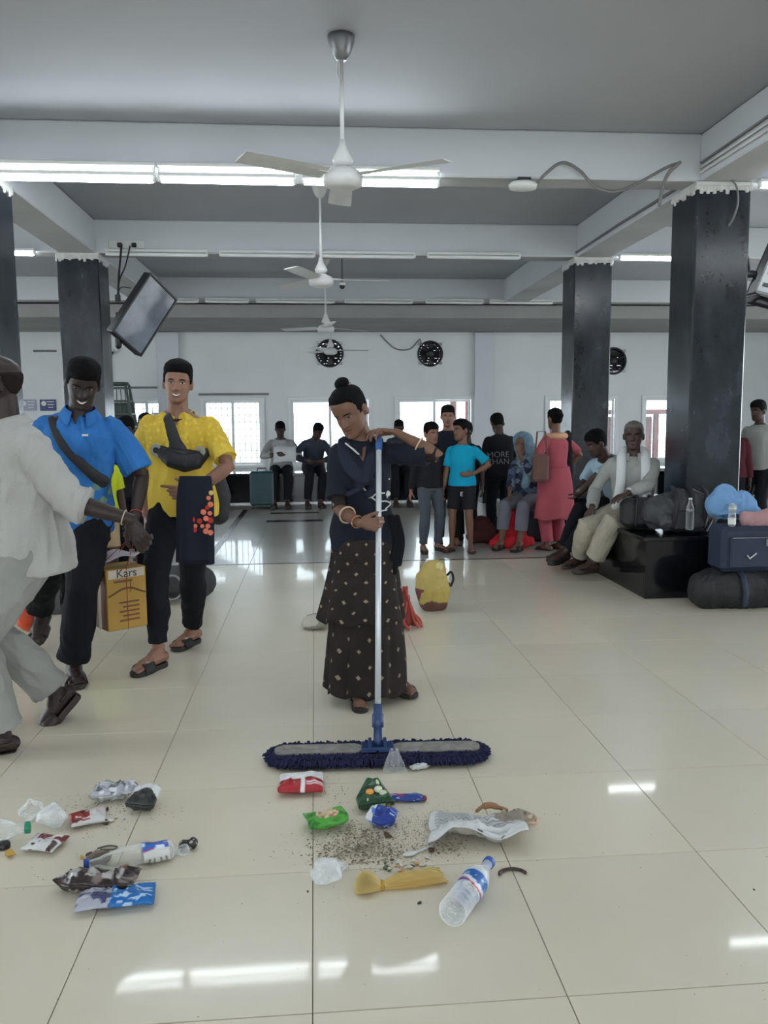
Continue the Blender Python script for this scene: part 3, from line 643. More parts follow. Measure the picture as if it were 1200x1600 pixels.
def ik(a, b, l1, l2, pole):
    a = np.asarray(a, float); b = np.asarray(b, float); d = b-a; L = np.linalg.norm(d); L2 = min(L, (l1+l2)*.999); u = d/(L+1e-9)
    if L > L2: b = a+u*L2; L = L2
    x = (l1*l1-l2*l2+L*L)/(2*L); h = math.sqrt(max(0, l1*l1-x*x)); p = np.asarray(pole, float); p = N(p-u*(p@u)); return a+u*x+p*h, b
from mathutils.bvhtree import BVHTree
def onmesh(f, ob, px, py, off=.004):
    # where the sight line through a photo pixel meets a garment: used to read off where print and straps lie on it
    me = ob.data; bt_ = ob.get('_') or BVHTree.FromPolygons([v.co for v in me.vertices], [p.vertices for p in me.polygons]); o = f.tl((0, 0, CAMH)); d = N(f.dl(np.array(ray(px, py)))); h = bt_.ray_cast(Vector(o), Vector(d))
    if h[0] is None: h = bt_.find_nearest(Vector(o+d*np.linalg.norm(f.P-o)))
    n = Vector(h[1]); n = -n if n.dot(Vector(d)) > 0 else n
    return np.array(h[0]+n*off)
class Fig:
    def __init__(s, label, H, loc, face=0, pelvis=None, lean=(0, 0, 1), bend=0, shyaw=0, head=(0, 0, 0), feet=None, hands=None, skin='brown', female=False, vox=.009, hs=None, girth=1.0, neck=0, group=None, cat='person', arm=1.0):
        s.s = k = H/1.7; s.k = k; s.hs = hs if hs else (k**.45); s.vox = vox; s.skin = SKIN[skin]; s.skn = skin; s.female = female; s.girth = girth
        s.root = empty('person', (loc[0], loc[1], 0), math.radians(face), label, cat, group)
        s.loc = np.array([loc[0], loc[1], 0.]); r = math.radians(face); s.Rw = np.array([[math.cos(r), -math.sin(r), 0], [math.sin(r), math.cos(r), 0], [0, 0, 1.]])
        s.P = s.tl(pelvis) if pelvis is not None else np.array([0, 0, .93*k]); s.U = N(lean)
        # spine as quadratic bend forward
        L = .5*k; Ltop = s.P+s.U*L; s.bend = bend
        s.Rh = np.array([1., 0, 0]); a = math.radians(shyaw); s.Rs = N(np.array([math.cos(a), math.sin(a), 0])-s.U*0); s.Rs = N(s.Rs-s.U*(s.Rs@s.U)*.3)
        s.Nk = s.spine(.5*k)[0]; up = s.spine(.5*k)[1]
        yaw, pit, rol = [math.radians(q) for q in head]
        Rz = np.array([[math.cos(yaw), -math.sin(yaw), 0], [math.sin(yaw), math.cos(yaw), 0], [0, 0, 1]]); Rx = np.array([[1, 0, 0], [0, math.cos(pit), -math.sin(pit)], [0, math.sin(pit), math.cos(pit)]])
        Ry = np.array([[math.cos(rol), 0, math.sin(rol)], [0, 1, 0], [-math.sin(rol), 0, math.cos(rol)]]); s.Rhd = Rz @ Rx @ Ry
        nb = s.Nk+up*.035*k; hu = s.Rhd[:, 2]; s.HC = nb+N(up*.5+hu*.7)*.03*k+hu*.098*s.hs*1.0+(s.Rhd @ np.array([0, -.012, 0]))*k
        sw = (.170 if not female else .152)*k*girth; su = s.spine(.425*k)
        s.sh = {1: su[0]+s.Rs*sw, -1: su[0]-s.Rs*sw}; s.hip = {1: s.P+s.Rh*.088*k-s.U*.02*k, -1: s.P-s.Rh*.088*k-s.U*.02*k}
        s.ank = {}; s.knee = {}; s.fd = {}; s.wri = {}; s.elb = {}; s.hand = {}
        feet = feet or {}
        for sd in (1, -1):
            ft = feet.get(sd, {}); pos = ft.get('p'); ap = s.tl(pos) if pos is not None else np.array([sd*.1*k, 0, .075*k])
            fy = math.radians(ft.get('yaw', sd*8)); fp = math.radians(ft.get('pitch', 0)); s.fd[sd] = np.array([math.sin(fy)*math.cos(fp), -math.cos(fy)*math.cos(fp), -math.sin(fp)])
            pole = ft.get('pole', (sd*.1, -1, .0)); s.knee[sd], s.ank[sd] = ik(s.hip[sd], ap, .43*k, .42*k, pole)
            hd = (hands or {}).get(sd, {}); wp = hd.get('p'); w = s.tl(wp) if wp is not None else s.sh[sd]+np.array([sd*.07, -.02, -.53])*k
            if hd.get('local') is not None: w = s.sh[sd]+np.array(hd['local'])*k
            s.elb[sd], s.wri[sd] = ik(s.sh[sd], w, .285*k*(arm if sd < 0 else 1), .25*k*(arm if sd < 0 else 1), hd.get('pole', (sd*.6, .8, -.2)))
            s.hand[sd] = hd
    def tl(s, p): return s.Rw.T @ (np.asarray(p, float)-s.loc)
    def dl(s, d): return s.Rw.T @ np.asarray(d, float)
    def spine(s, h):
        t = h/(.5*s.k); off = np.array([0, -1., 0])*s.bend*t*t*.5*s.k; p = s.P+s.U*h+off-s.U*abs(s.bend)*t*t*.12*s.k
        tan = N(s.U*.5*s.k+np.array([0, -1., 0])*s.bend*t*2*.5*s.k); return p, tan
    def torso_rings(s, table, off=(0, 0), hmin=-9, hmax=9, seg=28, flare=0, fn=None):
        k = s.k; hs_ = [r[0] for r in table]; lo = max(hs_[0], hmin) if hmin > -9 else hs_[0]; hi = min(hs_[-1], hmax); rings = []; a = np.arange(seg)*2*math.pi/seg
        for h in np.linspace(lo, hi, 20):
            hh = max(h, hs_[0]); w = np.interp(hh, hs_, [r[1] for r in table])*s.girth; f = np.interp(hh, hs_, [r[2] for r in table]); b = np.interp(hh, hs_, [r[3] for r in table])
            if off[0] or off[1]:
                if h < 0: w = max(w, np.interp(0, hs_, [r[1] for r in table])*s.girth); f = max(f, .1); b = max(b, .11)
                o = (off[0]+(off[1]-off[0])*(1-(h-lo)/(hi-lo)))*(1-.65*np.clip((h-.42)/.06, 0, 1)); w += o; f += o; b += o
            p, tan = s.spine(h*k); t = np.clip(h/.45, 0, 1); R = N(s.Rh*(1-t)+s.Rs*t); R = N(R-tan*(R@tan)); F = np.cross(R, tan)
            if F[1] > 0 and abs(s.Rs[0]) > .1: F = -F
            cs, sn = np.cos(a), np.sin(a); cs2 = np.sign(cs)*np.abs(cs)**.85; sn2 = np.sign(sn)*np.abs(sn)**.9; d = np.where(sn > 0, f, b)
            rg = p+k*(R*(cs2*w)[:, None]+F*(sn2*d)[:, None])
            rings.append(rg)
        return rings
    def arm_pts(s, sd, fr=1.0):
        """points and radii down the arm; fr is the fraction kept (0.5 = elbow)"""
        k = s.k; S, E, Wr = s.sh[sd], s.elb[sd], s.wri[sd]; S2 = S-s.Rs*sd*.02*k
        P = [S2, S+(E-S)*.25, S+(E-S)*.55, S+(E-S)*.85, E, E+(Wr-E)*.2, E+(Wr-E)*.5, E+(Wr-E)*.8, Wr]; r = np.array([.052, .050, .045, .039, .038, .040, .036, .028, .025])*k*(.9 if s.female else 1)
        T = [0, .125, .275, .425, .5, .6, .75, .9, 1.]; out = []; rr = []
        for p, q, t in zip(P, r, T):
            if t <= fr+1e-6: out.append(p); rr.append(q)
        if fr < 1 and (fr not in T):
            i = max(j for j, t in enumerate(T) if t <= fr); u = (fr-T[i])/(T[i+1]-T[i]); out.append(P[i]+(P[i+1]-P[i])*u); rr.append(r[i]+(r[i+1]-r[i])*u)
        return out, rr
    def leg_pts(s, sd, fr=1.0):
        k = s.k; H, K, A = s.hip[sd], s.knee[sd], s.ank[sd]; P = [H, H+(K-H)*.3, H+(K-H)*.7, K, K+(A-K)*.25, K+(A-K)*.5, K+(A-K)*.8, A]; r = np.array([.088, .083, .066, .055, .056, .050, .037, .035])*k*s.girth
        T = [0, .15, .35, .5, .62, .75, .9, 1.]; out = []; rr = []
        for p, q, t in zip(P, r, T):
            if t <= fr+1e-6: out.append(p); rr.append(q)
        if fr not in T:
            i = max(j for j, t in enumerate(T) if t <= fr); u = (fr-T[i])/(T[i+1]-T[i]); out.append(P[i]+(P[i+1]-P[i])*u); rr.append(r[i]+(r[i+1]-r[i])*u)
        return out, rr
    def foot_frame(s, sd):
        f = s.fd[sd]; L = N(np.cross(f, [0, 0, 1.])); u = np.cross(L, f); return f, L, u
    def body(s):
        k = s.k; mb = MB(); mb.loft(s.torso_rings(TORSO_F if s.female else TORSO_M)); nk, up = s.spine(.47*k)
        nr = (.050 if s.female else .058)*k
        mb.tube([nk, s.Nk+up*.03*k, s.HC+s.Rhd @ np.array([0, .015, -.05])*s.hs], [nr*1.15, nr, nr*.98], 16)
        for r in [1]:
            rg = [s.HC+(q*s.hs) @ s.Rhd.T for q in head_rings()]; mb.loft(rg)
        for sd in (1, -1):
            M_ = s.Rhd @ np.array([[1, 0, 0], [0, math.cos(.25), -math.sin(.25)], [0, math.sin(.25), math.cos(.25)]]); mb.ell(s.HC+s.Rhd @ (np.array([sd*.076, .008, -.008])*s.hs), np.array([.012, .019, .032])*s.hs, M=M_, seg=10, rn=7)
            P, r = s.arm_pts(sd); mb.tube(P, r, 14)
            s.mkhand(mb, sd)
            P, r = s.leg_pts(sd); mb.tube(P, r, 14)
            f, L, u = s.foot_frame(sd); A = s.ank[sd]; h = .075*k
            mb.tube([A-f*.035*k-u*(h-.035*k), A-f*.0*k-u*(h-.042*k), A+f*.06*k-u*(h-.034*k), A+f*.12*k-u*(h-.026*k), A+f*.16*k-u*(h-.02*k)], [.032*k, .037*k, .034*k, .030*k, .020*k], 12, ref=L, flat=1.18)
            mb.tube([A, A+f*.05*k-u*(h-.045*k)], [.036*k, .034*k], 10)
            for q in range(5):
                o = (.030-.0155*q)*-sd*1.0; ln = (.055, .05, .046, .040, .033)[q]; b = A+f*.135*k+L*(-o)*k*1-u*(h-.016*k); mb.tube([b, b+f*ln*k-u*.006*k], [(.0115 if q == 0 else .0085)*k]*2, 8)
        s.bo = remesh(mb, 'body', s.skin, s.root, s.vox, 1)
        return s
    def mkhand(s, mb, sd):
        hd = s.hand[sd]; k = s.k; Wr = s.wri[sd]; d = N(s.dl(hd['dir'])) if 'dir' in hd else N(s.wri[sd]-s.elb[sd]); n = s.dl(hd['palm']) if 'palm' in hd else np.array([-sd, 0, 0.]); n = N(n-d*(n@d))
        t = -np.cross(d, n)*sd; t = N(t); cu = hd.get('curl', (18, 22, 16)); cur = hd.get('curls', [cu]*4)
        s.hf = getattr(s, 'hf', {}); s.hf[sd] = (Wr, d, n, t)
        kn = [Wr+(d*.088+t*.029)*k, Wr+(d*.092+t*.010)*k, Wr+(d*.088-t*.010)*k, Wr+(d*.080-t*.028)*k]
        for q in kn: mb.tube([Wr+d*.008*k+(q-Wr)*.08, Wr+(q-Wr)*.55, q], [.016*k, .0135*k, .0115*k], 8)
        mb.ell(Wr+d*.05*k, (.014*k, .035*k, .045*k), M=np.stack([n, t, d], 1), seg=12)
        for i, q in enumerate(kn):
            L = [(.040, .025, .020), (.044, .028, .021), (.041, .026, .020), (.032, .020, .018)][i]; c = cur[i]; a = 0; p = q; pts = [q]; spd = (1.5-i)*hd.get('spread', .04)
            dd = N(d+t*spd)
            for l, ca in zip(L, c): a += math.radians(ca); p = p+(dd*math.cos(a)+n*math.sin(a))*l*k; pts.append(p)
            mb.tube(pts, np.array([.0100, .0092, .0084, .0070])*k, 8)
        th = hd.get('thumb', (.75, .7, .35)); b = Wr+(d*.022+t*.026+n*.006)*k; d1 = N(d*th[0]+t*th[1]+n*th[2]); d2 = N(d1*.8+d*.35+n*.25*hd.get('tb', 1)); p1 = b+d1*.042*k; p2 = p1+d2*.032*k; mb.tube([b, p1, p2, p2+N(d2*.8+d*.3+n*.3*hd.get('tb', 1))*.024*k], np.array([.0145, .0115, .0105, .008])*k, 8)
    # ---- head details
    def hp(s, p): return s.HC+(np.asarray(p)*s.hs) @ s.Rhd.T
    def patch(s, name, m, cx, cz, rx, rz, off=.0015, curve=0, nu=9, nv=5, tilt=0, taper=1):
        """a feature laid on the face: outline an ellipse bent by curve"""
        mb = MB()
        def fn(u, v):
            x = (u-.5)*2; w = (v-.5)*2; e = np.sqrt(np.clip(1-x*x*taper, 0.02, 1)); X = cx+x*rx; Z = cz+w*rz*e+curve*x*x+tilt*x; y = face_y(X, Z)-off*(1-.6*w*w); return s.hp(np.stack([X, y, Z], 1))
        mb.grid(fn, nu, nv); return mb.build(name, m, s.root, True, solid=.0012)
    def face(s, eyes=True, mouth='neutral', brow=.0045):
        for sd in (1, -1):
            if eyes is not False:
                e = s.patch('eye', m_eye, sd*.031, .0035, .0125, .0042 if eyes == True else .0022, .0035)
                i = s.patch('iris', m_iris, sd*.031, .0035, .0048, .0042 if eyes == True else .0022, .0052, nu=7)
                i.parent = e
                s.patch('eyelid', m_hair, sd*.031, .0082 if eyes == True else .0045, .0135, .0011, .0040, curve=-.002)
            else: s.patch('eyelid', m_hair, sd*.031, .000, .0135, .0011, .0045, curve=.002)
            s.patch('eyebrow', m_hair, sd*.031, .0235, .018, brow*.6, .0025, curve=-.003, tilt=0)
        ml = m_lipd if s.skn in ('dark', 'deep') else m_lip
        if mouth == 'smile':
            s.patch('lips', ml, 0, -.063, .028, .0085, .0015, curve=.010); s.patch('teeth', m_teeth, 0, -.0625, .0225, .0042, .0035, curve=.0085)
        elif mouth == 'grin': s.patch('lips', ml, 0, -.062, .027, .0065, .0012, curve=.009)
        else: s.patch('lips', ml, 0, -.054, .022, .0036, .0012); s.patch('lips', ml, 0, -.066, .019, .0040, .0012, curve=.001)
        return s
    def hair(s, style, m=None, bun=None):
        mb = MB(); mb.loft([s.HC+(q*s.hs) @ s.Rhd.T for q in head_rings(hair_off(style), 60, 72, False)])
        if bun: mb.ell(s.hp(bun[:3]), np.array([bun[3], bun[3], bun[3]*.8])*s.hs, M=s.Rhd, seg=16, rn=10)
        return mb.build('hair', m or m_hair, s.root, True)
    # ---- clothes
    def shirt(s, m, sleeve=.32, hem=-.06, off=.016, hemoff=.03, so=.018, name='shirt', wr=.005, top=.495, colfn=None, collar=None, vox=None, seed=1, cuff=0, smooth=1):
        mb = MB(); k = s.k; tb = TORSO_F if s.female else TORSO_M; mb.loft(s.torso_rings(tb, (off, hemoff), hem, top))
        for sd in (1, -1):
            P, r = s.arm_pts(sd, sleeve); r = np.array(r)+so*k*np.concatenate([[.5], np.linspace(.45, 1.0+cuff*.55, len(r)-1)]); mb.tube(P, r, 16, round_ends=False)
            mb.ell(s.sh[sd]-s.Rs*sd*.02*k-s.U*.004*k, np.array([.058, .060, .056])*k*(.93 if s.female else 1.0)+off*k*.25)
        o = remesh(mb, name, m, s.root, vox or s.vox, smooth, wr*k, 9, seed, colfn)
        if collar: s.collar(collar)
        return o
    def collar(s, m, h=.030, open_=.9, name='collar', spread=1.0):
        nk, up = s.spine(.488*s.k); R = N(s.Rs-up*(s.Rs@up)); F = np.cross(R, up); F = -F if F[1] > 0 else F; r = (.064 if s.female else .072)*s.k; mb = MB()
        def fn(u, v):
            a = -math.pi/2+open_*.35+(2*math.pi-open_*.7)*u; w = np.abs(u-.5)*2; rr = r*(1+.42*v*spread)+.004; hh = (h*(1-v*1.25)+.012)*s.k-.038*s.k*w**3*(v)
            return nk+R*(rr*-np.cos(a+math.pi))[:, None]*1.0+F*(-rr*np.sin(a+math.pi)*-1.0)[:, None]*-1*-1+up*(hh-w**2*.018*s.k)[:, None]
        def fn2(u, v):
            a = open_*.5+(2*math.pi-open_)*u; w = np.abs(u-.5)*2; rr = r*(1+.38*v*spread); hh = (h*(1-v*1.3)+.014)*s.k-w**4*(.012+.03*v)*s.k
            return nk+R*(rr*np.sin(a))[:, None]+F*(rr*np.cos(a))[:, None]*1.05+F*(.012*s.k*(w**3)*v)[:, None]+up*(hh)[:, None]
        mb.grid(fn2, 30, 5); return mb.build(name, m, s.root, True, solid=.004)
    def band_ring(s, m, h, rx, ry, t, name='neckband', tilt=0):
        nk, up = s.spine(h*s.k); R = N(s.Rs-up*(s.Rs@up)); F = np.cross(R, up); F = -F if F[1] > 0 else F; a = np.linspace(0, 2*math.pi, 33)
        P = [nk+R*rx*s.k*math.sin(q)+F*ry*s.k*math.cos(q)-up*tilt*s.k*math.cos(q) for q in a]; return MB().tube(P, t, 8, round_ends=False).build(name, m, s.root, True)
    def trousers(s, m, fr=.95, off=.014, flare=.012, name='trousers', wr=.005, top=.08, vox=None, seed=2, taper=0):
        mb = MB(); k = s.k; tb = TORSO_F if s.female else TORSO_M; mb.loft(s.torso_rings(tb, (off*.6, off*.8), -.10, top))
        for sd in (1, -1):
            P, r = s.leg_pts(sd, fr); r = np.array(r)+off*k+np.linspace(0, 1, len(r))**2*flare*k; mb.tube(P, r, 16, round_ends=False)
        return remesh(mb, name, m, s.root, vox or s.vox, 1, wr*k, 9, seed)
    def skirt(s, m, sec, name='skirt', folds=9, amp=.08, seg=96, seed=0, uvn=1, colfn=None, center=None, thick=.004):
        """sec: list of (z, cx, cy, rx, ry) in metres, local; vertical folds grow towards the hem"""
        mb = MB(); rnd = np.random.default_rng(seed); ph = rnd.random(4)*6.3; a = np.arange(seg)*2*math.pi/seg; nz = 26; zs = np.array([q[0] for q in sec])[::-1]; rings = []
        A = np.array(sec)[::-1]
        for i in range(nz):
            t = i/(nz-1); z = sec[0][0]+(sec[-1][0]-sec[0][0])*t; c = [np.interp(z, zs, A[:, j]) for j in range(1, 5)]
            w = 1+amp*t*(np.sin(folds*a+ph[0])+.6*np.sin((folds*2-3)*a+ph[1])+.4*np.sin(3*a+ph[2]))
            zz = z+(.012*np.sin(folds*a+ph[0])*t)
            rings.append(np.stack([c[0]+c[2]*w*np.cos(a), c[1]+c[3]*w*np.sin(a), zz], 1))
        mb.loft(rings, cap=False); o = mb.build(name, m, s.root, True, solid=thick)
        uv = o.data.uv_layers.new(name='UVMap'); 
        li = np.empty(len(o.data.loops), np.int32); o.data.loops.foreach_get('vertex_index', li); j = li % seg; i = li//seg
        # unwrap the seam so the last column runs on to 1
        U = j/seg; fi = np.repeat(np.arange(len(o.data.polygons)), 4)[:len(li)]; jm = np.zeros(len(o.data.polygons), int); np.maximum.at(jm, fi, j); U = np.where((jm[fi] == seg-1) & (j == 0), 1.0, U)
        co = np.stack([U, i/(nz-1)], 1); uv.data.foreach_set('uv', co.ravel().astype(np.float32))
        return o
    def sandal(s, sd, m, kind='slide', ms=None):
        f, L, u = s.foot_frame(sd); k = s.k; h = .075*k; A = s.ank[sd]; o = A-u*h; mb = MB()
        prof = [(-.052, .0), (-.045, .026), (-.02, .036), (.04, .034), (.10, .046), (.15, .047), (.185, .036), (.20, .016), (.203, 0)]
        pts = [(a, b) for a, b in prof]+[(a, -b) for a, b in prof[-2:0:-1]]
        rings = []
        for z, q in ((-.024, .96), (-.018, 1.0), (-.002, 1.0), (.004, .96)): rings.append(np.array([o+f*(a if a else 0)*k*q+L*b*k*q+u*z*k for a, b in pts]))
        if kind == 'shoe':
            for z, q, xx in ((.025, 1.0, 0), (.05, .86, -.01), (.07, .62, -.03), (.10, .45, -.045)): rings.append(np.array([o+f*((a-.03)*q+.03+xx)*k+L*b*k*min(1.05, q+.2)+u*(z-max(0, a-.05)*.35*(z > .03))*k for a, b in pts]))
        sh = mb.loft(rings).build('shoe' if kind == 'shoe' else 'sandal', m, s.root, kind == 'shoe')
        if kind in ('slide', 'strap'):
            def fn(uu, v):
                a = math.pi*(uu*1.1-.05); return o+f[None]*((.075+.075*v)*k)[:, None]+L*(np.cos(a)*.053*k)[:, None]+u*((np.sin(a)*.056*(1-.25*v)-.004)*k)[:, None]
            g = MB(); g.grid(fn, 14, 5); st_ = g.build('strap', m, s.root, True, solid=.006); st_.parent = sh
            if ms:
                def fn3(uu, v):
                    a = math.pi*(.3+.4*uu); return o+f[None]*((.10+.025*v)*k)[:, None]+L*(np.cos(a)*.0575*k)[:, None]+u*((np.sin(a)*.0615*(1-.10)-.004)*k)[:, None]
                g = MB(); g.grid(fn3, 8, 3); b_ = g.build('strap_badge', ms, s.root, True, solid=.003); b_.parent = sh
            if kind == 'strap':
                P = [A+(-f*.052*k*math.cos(t)+L*.042*k*math.sin(t))-u*.03*k for t in np.linspace(-1.9, 1.9, 14)]; g = MB().tube(P, .007*k, 6, round_ends=False).build('heel_strap', m, s.root, True); g.parent = sh
        if kind == 'thong':
            for q in (1, -1): g = MB().tube([o+f*.15*k+u*.03*k, o+f*.10*k+L*q*.03*k+u*.05*k, o+f*.05*k+L*q*.042*k+u*.006*k], .006*k, 6).build('strap', m, s.root, True); g.parent = sh
        return s
def std(f, hair='short', hm=None, shirt=None, sl=.32, tr=None, fr=.95, shoes=None, kind='slide', eyes=True, mouth='neutral', hem=-.06, collar=None, seed=1, facef=True, **kw):
    f.body(); f.hair(hair, hm) if hair else None
    if facef: f.face(eyes, mouth)
    if shirt: f.shirt(shirt, sl, hem, collar=collar, seed=seed, **kw)
    if tr: f.trousers(tr, fr, seed=seed+3)
    if shoes:
        for sd in (1, -1): f.sandal(sd, shoes, kind)
    return f
# ---- fabrics
f_navy = fabric('navy_jacket_cloth', srgb(27, 31, 43)); f_black = fabric('black_cloth', srgb(19, 20, 25)); f_blk2 = fabric('charcoal_cloth', srgb(30, 31, 34)); f_jean = fabric('grey_denim', srgb(74, 80, 88)); f_cyan = fabric('turquoise_cotton', srgb(16, 150, 184)); f_pink = fabric('rose_pink_cotton', srgb(172, 84, 94))
f_peach = fabric('peach_scarf_cloth', srgb(206, 160, 128)); f_white = fabric('white_shirt_cotton', srgb(176, 176, 172), .9, .05, .5); f_wpant = fabric('light_grey_twill', srgb(146, 146, 142)); f_khaki = fabric('khaki_cotton', srgb(164, 142, 112)); f_lblue = fabric('pale_blue_cotton', srgb(160, 184, 200)); f_cream = fabric('cream_trouser_cloth', srgb(158, 152, 136)); f_towel = fabric('white_towel', srgb(208, 212, 212), .95, .04, .5)
f_greyshirt = fabric('pale_grey_shirt', srgb(150, 152, 148)); f_maroon = fabric('maroon_cloth', srgb(72, 28, 36)); f_red = fabric('red_shawl_cloth', srgb(196, 40, 50)); f_grn = fabric('green_vest_cloth', srgb(66, 150, 106)); f_neon = fabric('neon_vest_cloth', srgb(186, 200, 44)); f_slate = fabric('slate_cloth', srgb(52, 58, 70)); f_dkbr = fabric('dark_brown_cloth', srgb(46, 34, 32))
m_sole = mat('dark_rubber', srgb(32, 29, 28), .6, .15); m_brsole = mat('dark_brown_leather', srgb(44, 34, 29), .5, .15); m_badge = mat('silver_grey_print', srgb(150, 148, 142), .4, .05)
def blue_mat():
    s = NT('blue_polo'); co = s.co((1, 1, 1)); sx = s.n('SeparateXYZ'); s.l(co, sx.inputs[0]); n = s.noise(26, 2); base = s.ramp(s.noise(5), [(.3, srgb(40, 100, 166)), (.7, srgb(54, 120, 190))])
    fl = s.ramp(n, [(.0, (0, 0, 0)), (.56, (0, 0, 0)), (.6, (1, 1, 1))]); zr = s.ramp(sx.outputs[2], [(.0, (0, 0, 0)), (.86, (0, 0, 0)), (.9, (1, 1, 1)), (1.0, (1, 1, 1)), ]); 
    mr = s.n('MapRange'); mr.inputs[1].default_value = 1.12; mr.inputs[2].default_value = .98; s.l(sx.outputs[2], mr.inputs[0]); mm = s.n('Math', operation='MULTIPLY'); s.l(fl, mm.inputs[0]); s.l(mr.outputs[0], mm.inputs[1])
    m2 = s.n('Math', operation='MULTIPLY'); mr2 = s.n('MapRange'); mr2.inputs[1].default_value = .84; mr2.inputs[2].default_value = .90; s.l(sx.outputs[2], mr2.inputs[0]); s.l(mm.outputs[0], m2.inputs[0]); s.l(mr2.outputs[0], m2.inputs[1])
    mx = s.n('MixRGB'); s.l(m2.outputs[0], mx.inputs[0]); s.l(base, mx.inputs[1]); mx.inputs[2].default_value = srgb(120, 150, 110); s.base(mx.outputs[0]); s.set(rough=.8, spec=.25); s.bump(s.noise(220, 3), .25); return s.m
def yellow_mat():
    s = NT('yellow_jersey'); co = s.co(); sx = s.n('SeparateXYZ'); s.l(co, sx.inputs[0]); v = s.n('TexVoronoi'); v.inputs['Scale'].default_value = 34; s.l(co, v.inputs['Vector'])
    base = s.ramp(s.noise(5), [(.3, srgb(212, 180, 62)), (.7, srgb(226, 196, 80))]); pt = s.ramp(v.outputs['Distance'], [(.25, (0, 0, 0)), (.45, (1, 1, 1))])
    mr = s.n('MapRange'); mr.inputs[1].default_value = 1.12; mr.inputs[2].default_value = 1.24; s.l(sx.outputs[2], mr.inputs[0]); mm = s.n('Math', operation='MULTIPLY'); s.l(pt, mm.inputs[0]); s.l(mr.outputs[0], mm.inputs[1])
    m3 = s.n('Math', operation='MULTIPLY'); m3.inputs[1].default_value = .28; s.l(mm.outputs[0], m3.inputs[0])
    mx = s.n('MixRGB'); s.l(m3.outputs[0], mx.inputs[0]); s.l(base, mx.inputs[1]); mx.inputs[2].default_value = srgb(150, 118, 30); s.base(mx.outputs[0]); s.set(rough=.8, spec=.25); s.bump(s.noise(220, 3), .2); return s.m
def motif_mat(name, kind='UV', sc=(11, 9, 1)):
    # brown-black cloth with rows of small cream lozenges
    s = NT(name); tc = s.n('TexCoord'); mp = s.n('Mapping'); mp.inputs['Scale'].default_value = sc; s.l(tc.outputs[kind], mp.inputs[0]); sx = s.n('SeparateXYZ'); s.l(mp.outputs[0], sx.inputs[0])
    def M(op, a, b=None, v=None):
        q = s.n('Math', operation=op); s.l(a, q.inputs[0])
        if b is not None: s.l(b, q.inputs[1])
        if v is not None: q.inputs[1].default_value = v
        return q.outputs[0]
    yy = sx.outputs[1] if kind == 'UV' else sx.outputs[2]; row = M('FLOOR', yy); odd = M('MULTIPLY', M('MODULO', row, v=2.), v=.5); xx = M('ADD', sx.outputs[0], odd)
    fx = M('ABSOLUTE', M('SUBTRACT', M('FRACT', xx), v=.5)); fy = M('ABSOLUTE', M('SUBTRACT', M('FRACT', yy), v=.5)); d = M('ADD', M('MULTIPLY', fx, v=1.15), M('MULTIPLY', fy, v=.62))
    n = s.noise(30, 3); d2 = M('ADD', d, M('MULTIPLY', M('SUBTRACT', n, v=.5), v=.16)); msk = s.ramp(d2, [(.0, (1, 1, 1)), (.105, (1, 1, 1)), (.125, (0, 0, 0))])
    mx = s.n('MixRGB'); s.l(msk, mx.inputs[0]); s.l(s.ramp(s.noise(6), [(.3, srgb(34, 29, 27)), (.7, srgb(46, 40, 36))]), mx.inputs[1]); mx.inputs[2].default_value = srgb(142, 130, 112); s.base(mx.outputs[0]); s.set(rough=.85, spec=.25); s.bump(s.noise(160, 3), .25); return s.m
f_blue = blue_mat(); f_yel = yellow_mat(); f_motif = motif_mat('lozenge_print_skirt'); f_motif2 = motif_mat('lozenge_print_sleeve', 'Object', (16, 16, 16))
def pattern_mat(name, cols, sc=18):
    s = NT(name); st_ = [(i/len(cols), c) for i, c in enumerate(cols)]; v = s.n('TexVoronoi'); v.inputs['Scale'].default_value = sc; s.l(s.co(), v.inputs['Vector']); sx = s.n('SeparateXYZ'); s.l(v.outputs['Color'], sx.inputs[0]); s.base(s.ramp(sx.outputs[0], st_, 'CONSTANT')); s.set(rough=.85, spec=.25); return s.m
f_blueprint = pattern_mat('blue_grey_print', [srgb(60, 70, 92), srgb(92, 106, 130), srgb(40, 46, 60), srgb(128, 140, 156)], 16)
f_scarf = mat('pale_blue_scarf', srgb(112, 140, 158), .8, .25, 14, .2, 200, spec=.25)

# ================================================================== the sweeper and her mop
HB0 = np.array([.235, 3.19, .10]); HT0 = np.array(V(592, 686, 3.76))
def hand_at(z): t = (z-HB0[2])/(HT0[2]-HB0[2]); return HB0+(HT0-HB0)*t
g1 = hand_at(.895); g2_ = HT0
w = Fig('person in navy jacket and dark printed skirt sweeping the floor with a mop', 1.47, (.225, 3.88), -8, pelvis=(.225, 3.89, .835), lean=(.0, -.05, 1), bend=.04, shyaw=-6, head=(-24, 30, -10), skin='brown', female=True, vox=.0042, hs=.98, girth=.92, arm=1.13,
        feet={-1: dict(p=(.185, 3.86, .085), yaw=12), 1: dict(p=(.36, 3.98, .085), yaw=48)},
        hands={-1: dict(p=g1+np.array([-.085, -.034, .012]), dir=(1, .05, -.08), palm=(0.1, 1, .0), curls=[(40, 62, 40), (44, 66, 40), (48, 66, 40), (50, 66, 40)], thumb=(.9, .45, .55), pole=(-.45, .5, -1)),
               1: dict(p=g2_+np.array([.080, .01, .030]), dir=(-1, -.12, .16), palm=(.05, 0, -1), curls=[(20, 26, 18), (26, 34, 20), (32, 38, 22), (36, 42, 24)], thumb=(.8, .6, .3), pole=(.55, .2, -1))})
w.body(); w.hair('woman', bun=(-.005, .035, .128, .036)); w.face('half', 'neutral', .004)
